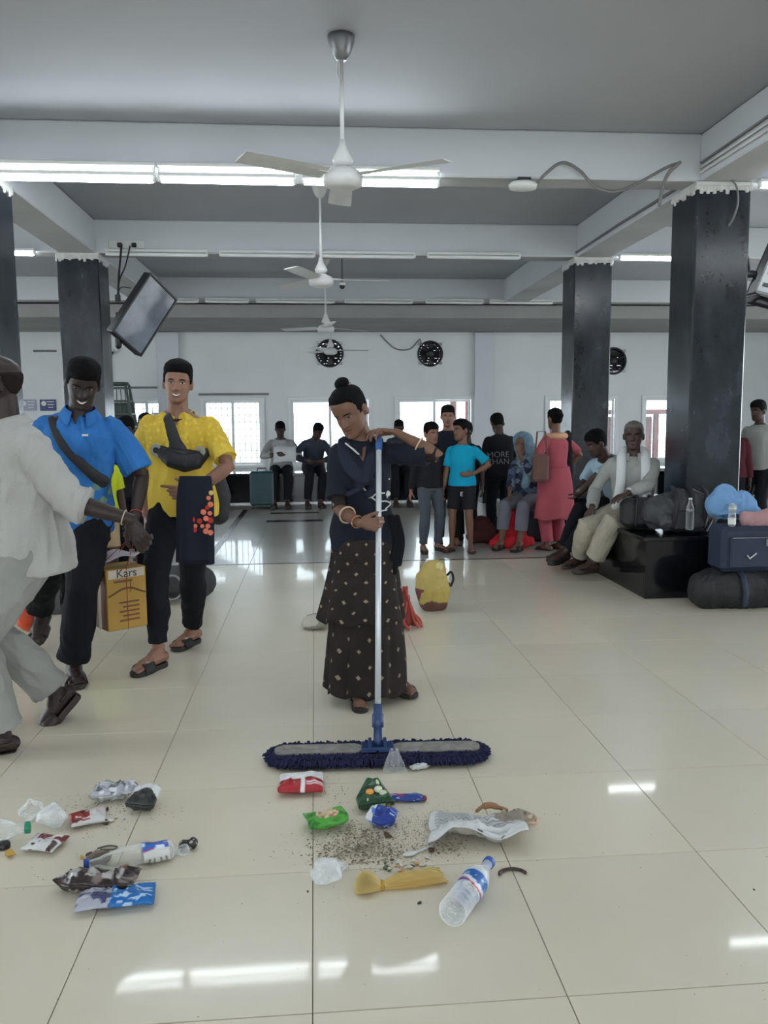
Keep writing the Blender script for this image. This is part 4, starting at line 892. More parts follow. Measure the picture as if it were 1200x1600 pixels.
MB().tube([w.hp((.034*math.cos(a)-.005, .035+.034*math.sin(a), .112)) for a in np.linspace(0, 2*math.pi, 20)], .006, 6, round_ends=False).build('hair_tie', mat('pale_band', srgb(150, 130, 120), .6), w.root, True)
# printed kurta: sleeves to the elbow and a flared skirt, brown skirt below it
w.shirt(f_motif2, .50, .03, .008, .010, so=.005, name='kurta_top', wr=.003, vox=.006)
jk = w.shirt(f_navy, .40, -.25, .020, .022, so=.022, name='jacket', wr=.014, vox=.005, seed=4, cuff=.35)
k_ = w.k
w.skirt(f_motif, [(.80, 0, .015, .145, .115), (.68, 0, .01, .158, .13), (.55, -.005, .01, .178, .145), (.40, -.015, .01, .204, .16)], 'kurta_skirt', 8, .045, seed=3)
w.skirt(f_motif, [(.62, 0, .01, .150, .120), (.40, .01, .01, .172, .140), (.20, .01, .0, .185, .150), (.055, .005, .0, .190, .158)], 'skirt', 9, .07, seed=5)
# shawl collar crossing to a V, jacket piping, undershirt edge
def surf(ob, q, off=.006):
    h = BVHTree.FromPolygons([v.co for v in ob.data.vertices], [p.vertices for p in ob.data.polygons]).find_nearest(Vector(q)); return np.array(h[0]+h[1]*off)
def shawl():
    for sd in (1, -1):
        c = [w.spine(.50*k_)[0]+np.array([0, .062, .012]), w.sh[sd]*.35+w.Nk*.65+np.array([0, .02, .02]), w.Nk+np.array([sd*.072, -.050, -.035]), w.Nk+np.array([sd*.045, -.112, -.12]), w.Nk+np.array([-sd*.012+.025, -.142, -.20]), w.Nk+np.array([-sd*.05+.03, -.148, -.27])]
        P = catmull(c, 6); P = [np.array(q) if i < 9 else surf(jk, q) for i, q in enumerate(P)]; wd = np.interp(np.arange(len(P)), [0, 8, 18, len(P)-1], [.020, .030, .036, .016]); mb = MB(); rings = []
        for i, p in enumerate(P):
            t = N(np.array(P[min(i+1, len(P)-1)])-P[max(i-1, 0)]); o = N(np.array([sd*1., -.25, .15])); o = N(o-t*(o@t)); nn = np.cross(t, o); nn = nn*(-1 if nn[1] > 0 else 1)
            a = np.arange(10)*2*math.pi/10; rings.append(p+o*(np.cos(a)*wd[i])[:, None]+nn*(np.sin(a)*.009)[:, None])
        mb.loft(rings).build('shawl_collar', fabric('navy_collar_cloth', srgb(36, 41, 56)), w.root, True)
shawl()
vn_ = MB(); vp = [onmesh(w, jk, *q, .005) for q in ((543, 694), (552, 703), (562, 714), (567, 722), (571, 712), (572, 698), (568, 684), (556, 688))]; vc = sum(vp)/8+np.array([0, -.004, 0]); vn_.add(vp+[vc], [(i, (i+1) % 8, 8) for i in range(8)]).build('neck_opening', SKIN['brown'], w.root, True)
wire('undershirt_edge', catmull([onmesh(w, jk, 542, 695, .012), onmesh(w, jk, 551, 703, .012), onmesh(w, jk, 560, 711, .012)]), .0045, f_towel, w.root)
ys = lambda x, z: -.158-.0*abs(x)
def chest(px, py, Y=3.735): return w.tl(V(px, py, Y))
for seg_ in ([(556, 745), (564, 758), (574, 768), (580, 762), (580, 750)], [(574, 768), (572, 775), (580, 777), (588, 771), (600, 770)], [(580, 777), (590, 783), (603, 783), (609, 788), (602, 795)], [(607, 748), (613, 757), (611, 770), (604, 777)], [(588, 800), (602, 797), (615, 793), (625, 794), (618, 803), (612, 811)]):
    wire('printed_line', catmull([onmesh(w, jk, x, y, .003) for x, y in seg_], 4), .0034, m_white, w.root)
MB().ell(onmesh(w, jk, 605, 771, .002), (.014, .008, .014)).build('printed_star', m_white, w.root, True)
# dangling ends of the jacket tie at her left side
for dx, l, ln in ((0, .0, .27), (.022, .02, .20), (-.015, .01, .16)): MB().tube(catmull([chest(614+dx*300, 808, 3.78), chest(622+dx*300, 845, 3.80), chest(617+dx*300, 845+ln*180, 3.80)]), .013, 7, flat=.4).build('tie_end', f_black, w.root, True)
# bangles
def bangle(f, sd, t, m, r=.032, th=.003, name='bangle'):
    E, Wr = f.elb[sd], f.wri[sd]; c = E+(Wr-E)*t; d = N(Wr-E); u = N(np.cross(d, [0, 0, 1.])); v = np.cross(d, u)
    return MB().tube([c+u*r*math.cos(a)+v*r*math.sin(a) for a in np.linspace(0, 2*math.pi, 22)], th, 6, round_ends=False).build(name, m, f.root, True)
m_gold = mat('pale_gold', srgb(190, 160, 110), .3, .05, metal=.6); m_iv = mat('ivory_bangle', srgb(206, 176, 150), .35, .03)
bangle(w, -1, .42, m_iv, .037, .004); bangle(w, -1, .86, mat('red_thread', srgb(150, 60, 50), .6), .027, .0025); bangle(w, -1, .90, m_gold, .027, .002); bangle(w, 1, .45, m_iv, .034, .004)
for sd in (1, -1): w.sandal(sd, m_sole, 'thong' if sd == -1 else 'slide')
# mop
m_al = mat('aluminium_pole', srgb(206, 212, 218), .35, .04, metal=.3); m_bp = mat('blue_plastic', srgb(38, 62, 104), .4, .08); m_bgrip = mat('bright_blue_grip', srgb(46, 90, 150), .4, .05)
mc = np.array([.232, 3.175, 0]); mop = empty('dust_mop', mc, math.radians(-2.5), 'wide navy dust mop with white pole held by the sweeper', 'mop')
dd = N(HT0-HB0); L0 = lambda p: np.array([[math.cos(math.radians(2.5)), -math.sin(math.radians(2.5)), 0], [math.sin(math.radians(2.5)), math.cos(math.radians(2.5)), 0], [0, 0, 1]]) @ (np.array(p)-mc)
MB().tube([L0(HB0+dd*.09), L0(HT0-dd*.02)], .0125, 16, round_ends=False).build('pole', m_al, mop, True)
MB().tube([L0(HT0-dd*.05), L0(HT0-dd*.03), L0(HT0)], [.0145, .016, .014], 14).build('end_grip', m_bgrip, mop, True)
MB().tube([L0(HB0-dd*.045), L0(HB0-dd*.03), L0(HB0+dd*.02), L0(HB0+dd*.025), L0(HB0+dd*.075), L0(HB0+dd*.08), L0(HB0+dd*.115)], [.016, .018, .017, .024, .024, .019, .017], 14, round_ends=False).build('socket', m_bp, mop, True)
mb = MB().box((0, 0, .052), (.13, .075, .014), bev=.004).box((-.03, 0, .066), (.014, .05, .03), bev=.003).box((.03, 0, .066), (.014, .05, .03), bev=.003); mb.build('swivel_bracket', m_bp, mop)
def stadium(L, r, n=10): return [(L/2-r+r*math.cos(a), r*math.sin(a)) for a in np.linspace(-math.pi/2, math.pi/2, n)]+[(-(L/2-r)+r*math.cos(a), r*math.sin(a)) for a in np.linspace(math.pi/2, 1.5*math.pi, n)]
mb = MB(); rings = []
for z, q in ((.006, -.025), (.012, -.006), (.026, 0), (.036, -.008), (.040, -.03)):
    rings.append(np.array([(x, y, z) for x, y in stadium(.86+2*q, .085+q)]))
def resamp(P, n):
    P = np.array(P); Q = np.vstack([P, P[:1]]); d = np.r_[0, np.cumsum(np.linalg.norm(np.diff(Q, axis=0), axis=1))]; t = np.linspace(0, d[-1], n, endpoint=False); return np.stack([np.interp(t, d, Q[:, i]) for i in range(3)], 1)
mb.loft([resamp(r, 80) for r in rings]).build('mop_pad', mat('navy_mop_pad', srgb(26, 28, 52), .95, .2, 60, .5, 200), mop, True)
# yarn loops round the rim: too many to pick apart, joined as one part
yr = MB(); P = resamp(np.array([(x, y, .02) for x, y in stadium(.86, .088)]), 290); rnd = random.Random(3)
for lay in range(3):
    for i, p in enumerate(P):
        t = N(P[(i+1) % len(P)]-P[i-1]); o = np.array([t[1], -t[0], 0]); r = rnd.uniform(.014, .032)*(1 if lay else .7); z = (.008, .018, .030)[lay]+rnd.uniform(-.004, .004)
        a = p+np.array([0, 0, z-.02])-o*.018; b = p+o*r+np.array([0, 0, z*.55-.012])+t*rnd.uniform(-.006, .006); b[2] = max(b[2], .004); yr.tube([a, (a+b)/2+np.array([0, 0, .007]), b], [.004, .0042, .0035], 5, round_ends=False)
for i in range(420):
    a = rnd.uniform(0, 1); x = rnd.uniform(-.37, .37); y = rnd.choice([-1, 1])*rnd.uniform(.050, .078); q = rnd.uniform(0, 6.28); yr.tube([(x, y, .036), (x+.012*math.cos(q), y+.012*math.sin(q), .044), (x+.024*math.cos(q), y+.024*math.sin(q), .036)], .0038, 5, round_ends=False)
o = yr.build('yarn_fringe', mat('navy_yarn', srgb(27, 30, 66), .95, .2, 60), mop); o['kind'] = 'stuff'
for sx in (-1, 1):
    rings = []
    for z, q in ((.036, 0), (.0475, 0), (.0495, -.004)): rings.append(resamp(np.array([(x, y, z) for x, y in stadium(.355+2*q, .044+q)]), 48)+np.array([sx*.235, .004, 0]))
    MB().loft(rings).build('backing_panel', mat('dusty_grey_canvas', srgb(134, 132, 127), .9, .25, 30, .4, 60), mop)
    MB().box((sx*.035, .004, .0475), (.06, .10, .006), bev=.002).build('clip_plate', m_bp, mop)

# ================================================================== the three walkers at the left
y = Fig('smiling young man in yellow jersey with black waist bag across the chest', 1.70, (-.755, 4.74), -6, pelvis=(-.755, 4.76, .905), lean=(-.0, -.02, 1), bend=.03, shyaw=6, head=(10, 4, 4), skin='mid', vox=.0046, hs=.98, girth=.97,
        feet={-1: dict(p=(-.875, 4.52, .098), yaw=-26), 1: dict(p=(-.755, 5.0, .098), yaw=-20)},
        hands={-1: dict(p=(-.945, 4.70, .83), dir=(0, -.15, -1), palm=(1, .1, 0), pole=(-.6, .9, 0)), 1: dict(p=(-.660, 4.52, .965), dir=(-1, -.08, .05), palm=(0, 1, -.1), curls=[(8, 10, 8), (30, 45, 30), (40, 55, 35), (45, 55, 35)], pole=(1.2, .15, -.1))})
y.body(); y.hair('flat'); y.face(True, 'smile', .005); ysh = y.shirt(f_yel, .42, -.085, .018, .036, so=.026, wr=.018, vox=.0055, seed=2, cuff=.6)
y.band_ring(mat('maroon_rib', srgb(62, 34, 34), .9), .486, .086, .078, .0075, tilt=.024)
y.trousers(f_black, .95, .016, .008, wr=.012, top=.0, seed=6)
for sd in (1, -1): y.sandal(sd, m_sole, 'slide', m_badge)
def onb(px, py, f, Y): return f.tl(V(px, py, Y))
m_bag = mat('black_bag_nylon', srgb(27, 29, 33), .55, .1, 10, .3, 120)
bg = MB(); Q = [onmesh(y, ysh, px_, py_, .012) for px_, py_ in ((252, 704), (266, 714), (287, 719), (307, 717), (322, 705))]
bg.tube(Q, [.034, .056, .066, .054, .024], 14, ref=(0, 1, 0), flat=.62); bag = remesh(bg, 'waist_bag_pouch', m_bag, y.root, .006, 2, .004, 12)
bag.data.transform(Matrix.Identity(4))
MB().tube(catmull([onmesh(y, ysh, px_, py_, .006) for px_, py_ in ((280, 705), (272, 690), (267, 673), (264, 660), (261, 651))]+[y.sh[-1]*.5+y.Nk*.5+np.array([0, .05, .03])]), [.050, .040, .032, .026, .022], 10, ref=(0, 1, 0), flat=.22).build('bag_strap', m_bag, y.root, True)
wire('bag_zip', catmull([onmesh(y, bag, px_, py_, .002) for px_, py_ in ((262, 703), (288, 709), (312, 706))]), .0035, m_dark, y.root)
for x, yy in ((247, 702), (311, 704)):
    c = onmesh(y, ysh, x, yy, .022); g = MB().lathe([(.0, .004), (.028, .004), (.030, -.004)], c=c, seg=20, M=[[1, 0, 0], [0, 0, -1], [0, 1, 0]], sy=1.25 if x < 260 else 1); b_ = g.build('club_badge', m_badge, y.root)
    MB().lathe([(.0, .006), (.016, .006), (.018, .002)], c=c, seg=16, M=[[1, 0, 0], [0, 0, -1], [0, 1, 0]]).build('badge_centre', m_dark if x < 260 else mat('olive_print', srgb(140, 136, 110), .5), y.root).parent = b_
# garment folded over his forearm
def drape(px0, px1, y0, y1, Y, f, nfold=3, amp=.018, nm='x', seed=0, lean=0):
    mb = MB(); rg = []; n = 20; r_ = np.random.default_rng(seed)
    for i in range(14):
        t = i/13; z = y0+(y1-y0)*t; a = np.arange(36)*2*math.pi/36; L = f.tl(V(px0+lean*t, z, Y)); R = f.tl(V(px1+(2+lean)*t, z+(3*t), Y)); c = (L+R)/2; hw = (R-L)/2*(.86+.14*min(1, t*4))
        th = .030*(.5+.9*min(1, t*3))*(1+.25*np.sin(nfold*a+1)*t); rg.append(c+hw*(np.sign(np.cos(a))*np.abs(np.cos(a))**.7)[:, None]+np.array([0, 1, 0])*(np.sin(a)*th+amp*np.sin(nfold*np.cos(a)*2.2+seed)*t)[:, None])
    return mb.loft(rg)
sm = tag(drape(276, 334, 744, 878, 4.44, y, 3, .014, lean=-1).build('folded_garment', f_navy, None, True), 'dark navy garment with orange print draped over the forearm of the man in yellow', 'garment'); sm.location = y.root.location; sm.rotation_euler = y.root.rotation_euler
rnd = random.Random(9)
m_or = mat('coral_print', srgb(220, 120, 92), .8, .1); m_cr = mat('cream_print', srgb(222, 186, 120), .8, .1); m_rd = mat('red_print', srgb(170, 44, 36), .8, .1)
for px_, py_ in [(334, 770), (330, 778), (333, 788), (328, 793), (322, 800), (332, 802), (326, 810), (316, 814), (333, 813), (309, 822), (320, 822), (329, 822), (305, 812), (333, 832), (326, 830), (308, 828)]:
    c = y.tl(V(px_-4, py_, 4.398)); MB().lathe([(0, .003), (rnd.uniform(.011, .017), .002), (.012, -.002)], c=c, seg=7, M=[[1, 0, 0], [0, 0, -1], [0, 1, 0]]).build('printed_flower', rnd.choice([m_or, m_or, m_cr, m_rd]), sm)

b = Fig('young man in blue polo shirt looking down and grinning', 1.73, (-1.20, 4.42), 8, pelvis=(-1.26, 4.44, .905), lean=(.12, -.06, 1), bend=.10, shyaw=0, head=(6, 26, 8), skin='deep', vox=.005, hs=1.02, girth=.97,
        feet={1: dict(p=(-1.285, 4.36, .10), yaw=12), -1: dict(p=(-1.66, 5.00, .19), yaw=-10, pitch=38)},
        hands={1: dict(p=V(212, 806, 4.30), dir=(.05, -.08, -1), palm=(-1, 0, 0), curls=[(55, 70, 45)]*4, pole=(.5, .8, 0)), -1: dict(local=(-.05, .10, -.50), pole=(-.4, 1, 0))})
b.body(); b.hair('thick'); b.face('half', 'smile'); bsh = b.shirt(f_blue, .42, -.10, .018, .032, so=.026, wr=.017, vox=.0055, seed=8, cuff=.5, collar=f_blue); b.trousers(f_black, .97, .018, .028, wr=.012, top=.0, seed=9)
for sd in (1, -1): b.sandal(sd, m_brsole, 'slide')
MB().tube(catmull([onmesh(b, bsh, px_, py_, .004) for px_, py_ in ((80, 655), (88, 678), (104, 702), (126, 724), (146, 742), (160, 752))]), [.018, .020, .024, .030, .036], 10, ref=(0, 1, 0), flat=.4).build('sling_bag', m_bag, b.root, True)
MB().box(onmesh(b, bsh, 133, 680, .002), (.030, .004, .010), bev=.001).build('chest_emblem', m_white, b.root)
bangle(b, 1, .93, mat('red_thread', srgb(150, 60, 50), .6), .030, .003, 'wrist_thread')

a_ = Fig('bald man in white shirt striding past the left edge', 1.69, (-1.15, 3.50), -72, pelvis=(-1.17, 3.52, .855), lean=(0, -.10, 1), bend=.06, shyaw=16, head=(-2, 4, 0), skin='deep', vox=.005, hs=1.03, girth=1.0,
         feet={1: dict(p=V(4, 1148, 3.40), yaw=0), -1: dict(p=V(88, 1082, 3.74), yaw=4, pitch=46)},
         hands={1: dict(p=V(205, 812, 3.40), dir=(.45, -.05, -1), palm=(.1, 1, .0), curls=[(20, 40, 30), (30, 50, 35), (35, 55, 35), (40, 55, 35)], pole=(-.1, .3, -1)), -1: dict(local=(-.02, -.25, -.38), pole=(0, 1, -.3))})
a_.body(); a_.hair('bald', mat('stubble', srgb(34, 26, 24), .85, .2, 60, .4, 200, spec=.15)); a_.face(True, 'neutral'); a_.shirt(f_white, .62, -.16, .020, .034, so=.030, wr=.022, vox=.006, seed=12, cuff=.6, collar=f_white); a_.trousers(f_wpant, .95, .016, .036, wr=.014, top=.0, seed=13)
P, r = a_.arm_pts(1, .64); MB().tube([P[-2]+(P[-1]-P[-2])*.2, P[-1]], [.070, .074], 18, round_ends=False).build('rolled_cuff', f_white, a_.root, True)
for sd in (1, -1): a_.sandal(sd, m_brsole, 'strap')
bangle(a_, 1, .88, m_iv, .031, .0025)

t = tag(remesh(MB().tube([(0, 0, -.10), (0, 0, .02), (0, 0, .12)], [.06, .075, .04], 14), 'drawstring_bag', m_bag, None, .006, 2, .006, 12), 'black bag hanging behind the hip of the man in yellow', 'bag'); t.location = V(341, 778, 4.92)
# ================================================================== people farther back
VX = .0085
def boy(label, px, py, H, face, **kw):
    p = G(px, py); return Fig(label, H, (p.x, p.y), face, vox=VX, **kw)
def flat(f, sd, dx, dy, yaw=0, lift=.099, **k):      # a foot placed relative to the root, world axes
    return dict(p=(f[0]+dx, f[1]+dy, lift), yaw=yaw, **k)
p = G(672, 862); h = .098*.73
std(Fig('boy in black shirt and grey jeans standing right of the sweeper', 1.25, (p.x, p.y), 14, vox=VX, head=(12, 6, 0), skin='mid', hs=.92, girth=.98, pelvis=(p.x, p.y, .70),
        feet={1: dict(p=(p.x+.09, p.y+.05, .075), yaw=20), -1: dict(p=(p.x-.08, p.y-.05, .075), yaw=-10)}, hands={1: dict(p=(p.x+.21, p.y+.02, .62)), -1: dict(p=(p.x-.20, p.y-.0, .60))}), 'kid', None, f_blk2, .95, f_jean, .97, m_sole, 'shoe', mouth='grin', seed=21)
p = G(722, 862)
f = std(Fig('boy in turquoise tee shirt and dark shorts with a hand on his hip', 1.27, (p.x, p.y), -24, vox=VX, head=(-38, 0, -4), skin='brown', hs=.92, girth=.98, pelvis=(p.x, p.y, .72),
        feet={1: dict(p=(p.x+.08, p.y-.04, .078), yaw=20), -1: dict(p=(p.x-.10, p.y+.02, .078), yaw=-20)}, hands={1: dict(p=(p.x+.085, p.y-.115, .80), dir=(-1, -.1, -.05), palm=(0, 1, 0), pole=(1, .25, .1)), -1: dict(p=(p.x-.19, p.y+.02, .62))}), 'kid', None, f_cyan, .40, f_blk2, .42, m_brsole, 'slide', seed=22, hem=-.06, so=.026, cuff=.4, mouth='neutral')
text('shorts_emblem', 'E', .06, m_white, f.root, frame((1, 0, 0), (0, 0, 1), (0, -1, 0), f.tl((p.x-.03, p.y-.122, .60))))
p = G(697, 840)
std(Fig('tall youth in navy shirt standing behind the boy in black', 1.46, (1.42, 8.75), -4, vox=VX, head=(-4, 6, 0), skin='mid', girth=.95), 'thick', None, f_navy, .4, f_black, .97, m_sole, 'shoe', mouth='neutral', seed=23)
std(Fig('person in dark shirt half hidden behind the turquoise tee shirt', 1.28, (1.67, 8.95), -30, vox=VX, head=(-30, 10, 0), skin='dark'), 'kid', None, f_blk2, .36, f_black, .97, m_sole, 'shoe', seed=24)
# the one in the lettered tee
mp = Fig('person seen from behind in a black tee shirt lettered MORE THAN', 1.40, (2.05, 9.0), 186, vox=VX, bend=.10, head=(0, 30, 0), skin='dark')
std(mp, 'kid', None, None, .40, f_black, .97, m_sole, 'shoe', seed=25, facef=False); mp.sh_ob = mp.shirt(f_black, .40, -.06, so=.024, seed=25)
pl, tn = mp.spine(.33*mp.k); nf = N(np.cross(mp.Rs, tn)); nf = nf if nf[1] > 0 else -nf
text('lettering', 'MORE\nTHAN', .088, mat('grey_print', srgb(140, 142, 144), .6), mp.root, frame(-mp.Rs, tn, nf, onmesh(mp, mp.sh_ob, 779, 716, .004)), .003, on=mp.sh_ob, nf=nf)
# seated woman in blue print with a scarf over her head, on a bag
sw = Fig('seated woman in blue grey print dress with pale blue scarf over her head', 1.50, (2.24, 8.55), -38, vox=VX, pelvis=(2.27, 8.62, .50), bend=.16, head=(-10, 10, -6), skin='brown', female=True, girth=1.08,
         feet={1: dict(p=(2.08, 8.22, .09), yaw=0, pole=(.1, -.6, 1)), -1: dict(p=(1.92, 8.34, .09), yaw=0, pole=(0, -.6, 1))}, hands={1: dict(p=V(812, 712, 8.28), dir=(-.1, 0, 1), palm=(0, .6, .3), pole=(.4, -.2, -1)), -1: dict(p=V(795, 775, 8.25), pole=(-.6, .2, -.6))})
std(sw, None, None, f_blueprint, .85, fabric('grey_shawl', srgb(112, 114, 122)), .85, m_sole, 'slide', seed=26, hem=-.1)
mb = MB(); mb.loft([sw.HC+(q*1.13) @ sw.Rhd.T for q in head_rings(lambda P: np.where(P[:, 1] < -.055+.0*P[:, 2], -.03, .012), 30, 40, False)]); 
mb.tube([sw.HC+np.array([0, .06, .0]), sw.Nk+np.array([0, .07, .0]), sw.spine(.25*sw.k)[0]+np.array([0, .09, 0])], [.09, .13, .10], 14); mb.tube([sw.HC+np.array([.07, .0, -.04]), sw.Nk+np.array([.08, -.08, -.06]), sw.Nk+np.array([.05, -.13, -.26])], [.045, .06, .05], 12, flat=.6); remesh(mb, 'headscarf', f_scarf, sw.root, VX, 2, .008, 12)
st = tag(remesh(MB().tube([(-.22, 0, .17), (0, 0, .18), (.22, 0, .17)], [.15, .17, .15], 16), 'sack', fabric('dark_sack_cloth', srgb(36, 34, 38)), None, .012, 2, .012, 8), 'dark stuffed sack the woman in the pale scarf sits on', 'sack'); st.location = (2.27, 8.74, 0)
# woman in the pink kurta
pk = Fig('woman in long rose pink kurta standing with her back to the camera', 1.42, (2.44, 8.22), 205, vox=VX, head=(-6, 4, 0), skin='brown', female=True, girth=1.02, hands={1: dict(local=(.10, -.10, -.42), pole=(.8, .6, 0)), -1: dict(local=(-.12, -.12, -.36), pole=(-.8, .6, 0))})
pk.body(); pk.hair('woman', bun=(0, .085, .03, .045)); pk.face(); pk.shirt(f_pink, .42, -.03, .014, .02, so=.02, name='kurta_top', seed=30); pk.trousers(f_pink, .96, .02, .02, name='salwar', seed=31)
pk.skirt(f_pink, [(.86, 0, 0, .150, .125), (.70, 0, 0, .185, .150), (.50, 0, 0, .205, .165), (.33, 0, 0, .225, .175)], 'kurta_skirt', 5, .05, seed=8)
pk.band_ring(f_peach, .462, .115, .10, .034, 'scarf', .01)
MB().tube(catmull([pk.Nk+np.array([-.10, .06, -.02]), pk.Nk+np.array([-.16, .02, -.20]), pk.Nk+np.array([-.18, .02, -.46]), pk.Nk+np.array([-.16, .0, -.66])]), [.05]*7+[.045]*12, 10, ref=(0, 1, 0), flat=.5).build('dark_shawl', f_black, pk.root, True)
for sd in (1, -1): pk.sandal(sd, m_sole, 'slide')
hb = MB().box((0, 0, 0), (.16, .09, .28), bev=.03).tube([(-.06, 0, .13), (-.04, 0, .36), (.04, 0, .36), (.06, 0, .13)], .009, 6); t = tag(hb.build('shoulder_bag', fabric('brown_bag_cloth', srgb(112, 84, 76)), None), 'brown shoulder bag at the side of the pink kurta', 'bag'); t.location = V(845, 728, 8.05)+Vector((0, 0, -.02))
# red shawl heap on the floor, maroon bundle beside it
rs = MB().tube([(-.20, -.05, .05), (-.05, -.08, .06), (.12, -.05, .06), (.2, 0, .06)], [.05, .07, .065, .05], 12).tube([(.05, .02, .1), (.06, .05, .30), (.02, .08, .40)], [.13, .10, .05], 14).tube([(-.15, 0, .06), (0, .03, .15)], [.05, .1], 10)
o = tag(remesh(rs, 'red_shawl', f_red, None, .009, 2, .016, 12), 'crumpled bright red shawl heaped on the floor by the seated woman', 'shawl'); p = G(800, 856); o.location = (p.x, p.y+.06, 0)
o = tag(remesh(MB().tube([(-.10, 0, .08), (.05, 0, .10), (.18, .05, .16)], [.08, .10, .08], 12).ell((0, .05, .2), (.12, .1, .10)), 'cloth_bundle', fabric('maroon_bundle', srgb(76, 40, 40)), None, .011, 2, .012, 9), 'dark maroon cloth bundle left of the red shawl', 'bundle'); p = G(757, 852); o.location = (p.x, p.y+.12, 0)
# the two men on the granite seat
om = Fig('old man with white towel round his neck seated on the black granite seat', 1.62, (2.56, 6.72), -34, vox=.0065, pelvis=(2.66, 6.72, .565), lean=(.0, .05, 1), bend=.04, shyaw=14, head=(8, 2, 0), skin='dark', hs=1.02, girth=1.06,
         feet={1: dict(p=(2.30, 6.62, .16), yaw=-42, pole=(0, -1, .6)), -1: dict(p=(2.27, 6.86, .16), yaw=-36, pole=(0, -1, .6))},
         hands={1: dict(p=V(982, 771, 6.38), dir=(-1, -.25, -.25), palm=(0, .1, -1), pole=(1, .3, -.8)), -1: dict(p=V(925, 792, 6.66), dir=(-.6, -.1, -1), palm=(.6, .3, -.3), pole=(-.4, .9, .1))})
om.body(); om.hair('grey', m_grey); om.face('half', 'neutral'); om.patch('moustache', m_grey, 0, -.048, .022, .0045, .003, curve=-.004); om.shirt(f_greyshirt, .97, -.07, .022, .026, so=.022, wr=.009, seed=33, collar=f_greyshirt)
om.trousers(f_cream, .93, .022, .030, wr=.009, seed=34)
for sd in (1, -1): om.sandal(sd, m_brsole, 'shoe')
for sd in (1, -1):
    nk = om.Nk; F = N(np.cross(om.Rs, [0, 0, 1.])); F = F if F[1] < 0 else -F
    c = catmull([nk-F*.075+om.Rs*sd*.01+np.array([0, 0, .035]), nk+om.Rs*sd*.085+np.array([0, 0, .03]), nk+om.Rs*sd*.095+F*.105+np.array([0, 0, -.09]), nk+om.Rs*sd*.10+F*.135+np.array([0, 0, -.24]), nk+om.Rs*sd*(.13 if sd < 0 else .11)+F*.13+np.array([0, 0, -.42 if sd < 0 else -.34])])
    MB().tube(c, [.034]*8+[.040]*(len(c)-8), 12, ref=om.Rs, flat=1.0).build('towel', f_towel, om.root, True)
E_, W_ = om.elb[1], om.wri[1]; bangle(om, 1, .95, m_metal, .030, .006, 'watch_strap'); c = W_+(E_-W_)*.05+np.array([0, 0, .034]); MB().ell(c, (.022, .022, .008)).build('watch_face', m_white, om.root, True)
s2 = Fig('man in pale blue shirt leaning forward behind the old man', 1.64, (2.5, 7.18), -62, vox=VX, pelvis=(2.80, 7.24, .565), lean=(0, -.34, 1), bend=.26, head=(-24, 24, 0), skin='dark', girth=1.05,
         feet={1: dict(p=(2.20, 7.08, .16), yaw=0, pole=(0, -1, .6)), -1: dict(p=(2.24, 7.26, .16), yaw=0, pole=(0, -1, .6))}, hands={1: dict(p=(2.36, 7.12, .70), pole=(.3, -1, .2)), -1: dict(p=(2.40, 7.34, .70), pole=(-.6, .6, -.2))})
std(s2, 'kid', None, f_lblue, .50, f_black, .95, m_sole, 'shoe', seed=36, so=.034, wr=.008)
# beyond the near column, right edge
std(Fig('person in maroon top standing right of the near column', 1.36, (4.50, 8.6), 150, vox=VX, head=(0, 22, 0), skin='dark', bend=.1), 'kid', None, f_maroon, .9, f_black, .97, m_sole, 'shoe', seed=37)
std(Fig('person in pale grey shirt standing at the right edge', 1.50, (4.86, 8.7), -60, vox=VX, head=(-10, 10, 0), skin='dark'), 'kid', None, f_greyshirt, .36, f_black, .97, m_sole, 'shoe', seed=38)
# seated far away on the wall bench
def sitter(label, x, y_, shirt, tr, face=0, H=1.62, pv=.60, sl=.9, **kw):
    f = Fig(label, H, (x, y_), face, vox=.012, pelvis=(x, y_+.02, pv), feet={1: dict(p=(x+.10, y_-.46, .1), yaw=5, pole=(.1, -1, .6)), -1: dict(p=(x-.10, y_-.44, .1), yaw=-5, pole=(-.1, -1, .6))}, skin='dark', **kw)
    return std(f, 'kid', None, shirt, sl, tr, .95, m_sole, 'shoe', seed=int(x*10+90))
fs = sitter('person in white shirt seated on the far bench reading a paper', -.52, 13.05, fabric('off_white_shirt', srgb(150, 152, 150)), f_black, bend=.16, head=(0, 24, 0), hands={1: dict(p=(-.40, 12.72, .80), pole=(1, .2, -.6)), -1: dict(p=(-.62, 12.72, .82), pole=(-1, .2, -.6))})
pp = MB(); pp.grid(lambda u, v: np.stack([(u-.5)*.34, -.02*np.sin(u*6)+.12*v, v*.24+.02*np.sin(u*3)], 1), 8, 5); o = tag(pp.build('paper_sheet', mat('paper_white', srgb(196, 198, 198), .8), None, True, solid=.002), 'white paper sheet held by the person on the far bench', 'paper'); o.location = (-.45, 12.62, .70)
sitter('dark clothed person seated right of the paper reader on the far bench', -.02, 13.05, f_slate, f_black, face=14, bend=.3, head=(20, 30, 0), hands={1: dict(p=(.14, 12.7, .72), pole=(1, .2, -.6)), -1: dict(p=(-.12, 12.72, .72), pole=(-1, .2, -.6))})
sitter('dark clothed person seated on the far bench behind the sweeper\'s raised elbow', 1.34, 13.05, f_slate, f_black, bend=.1, head=(-10, 20, 0))
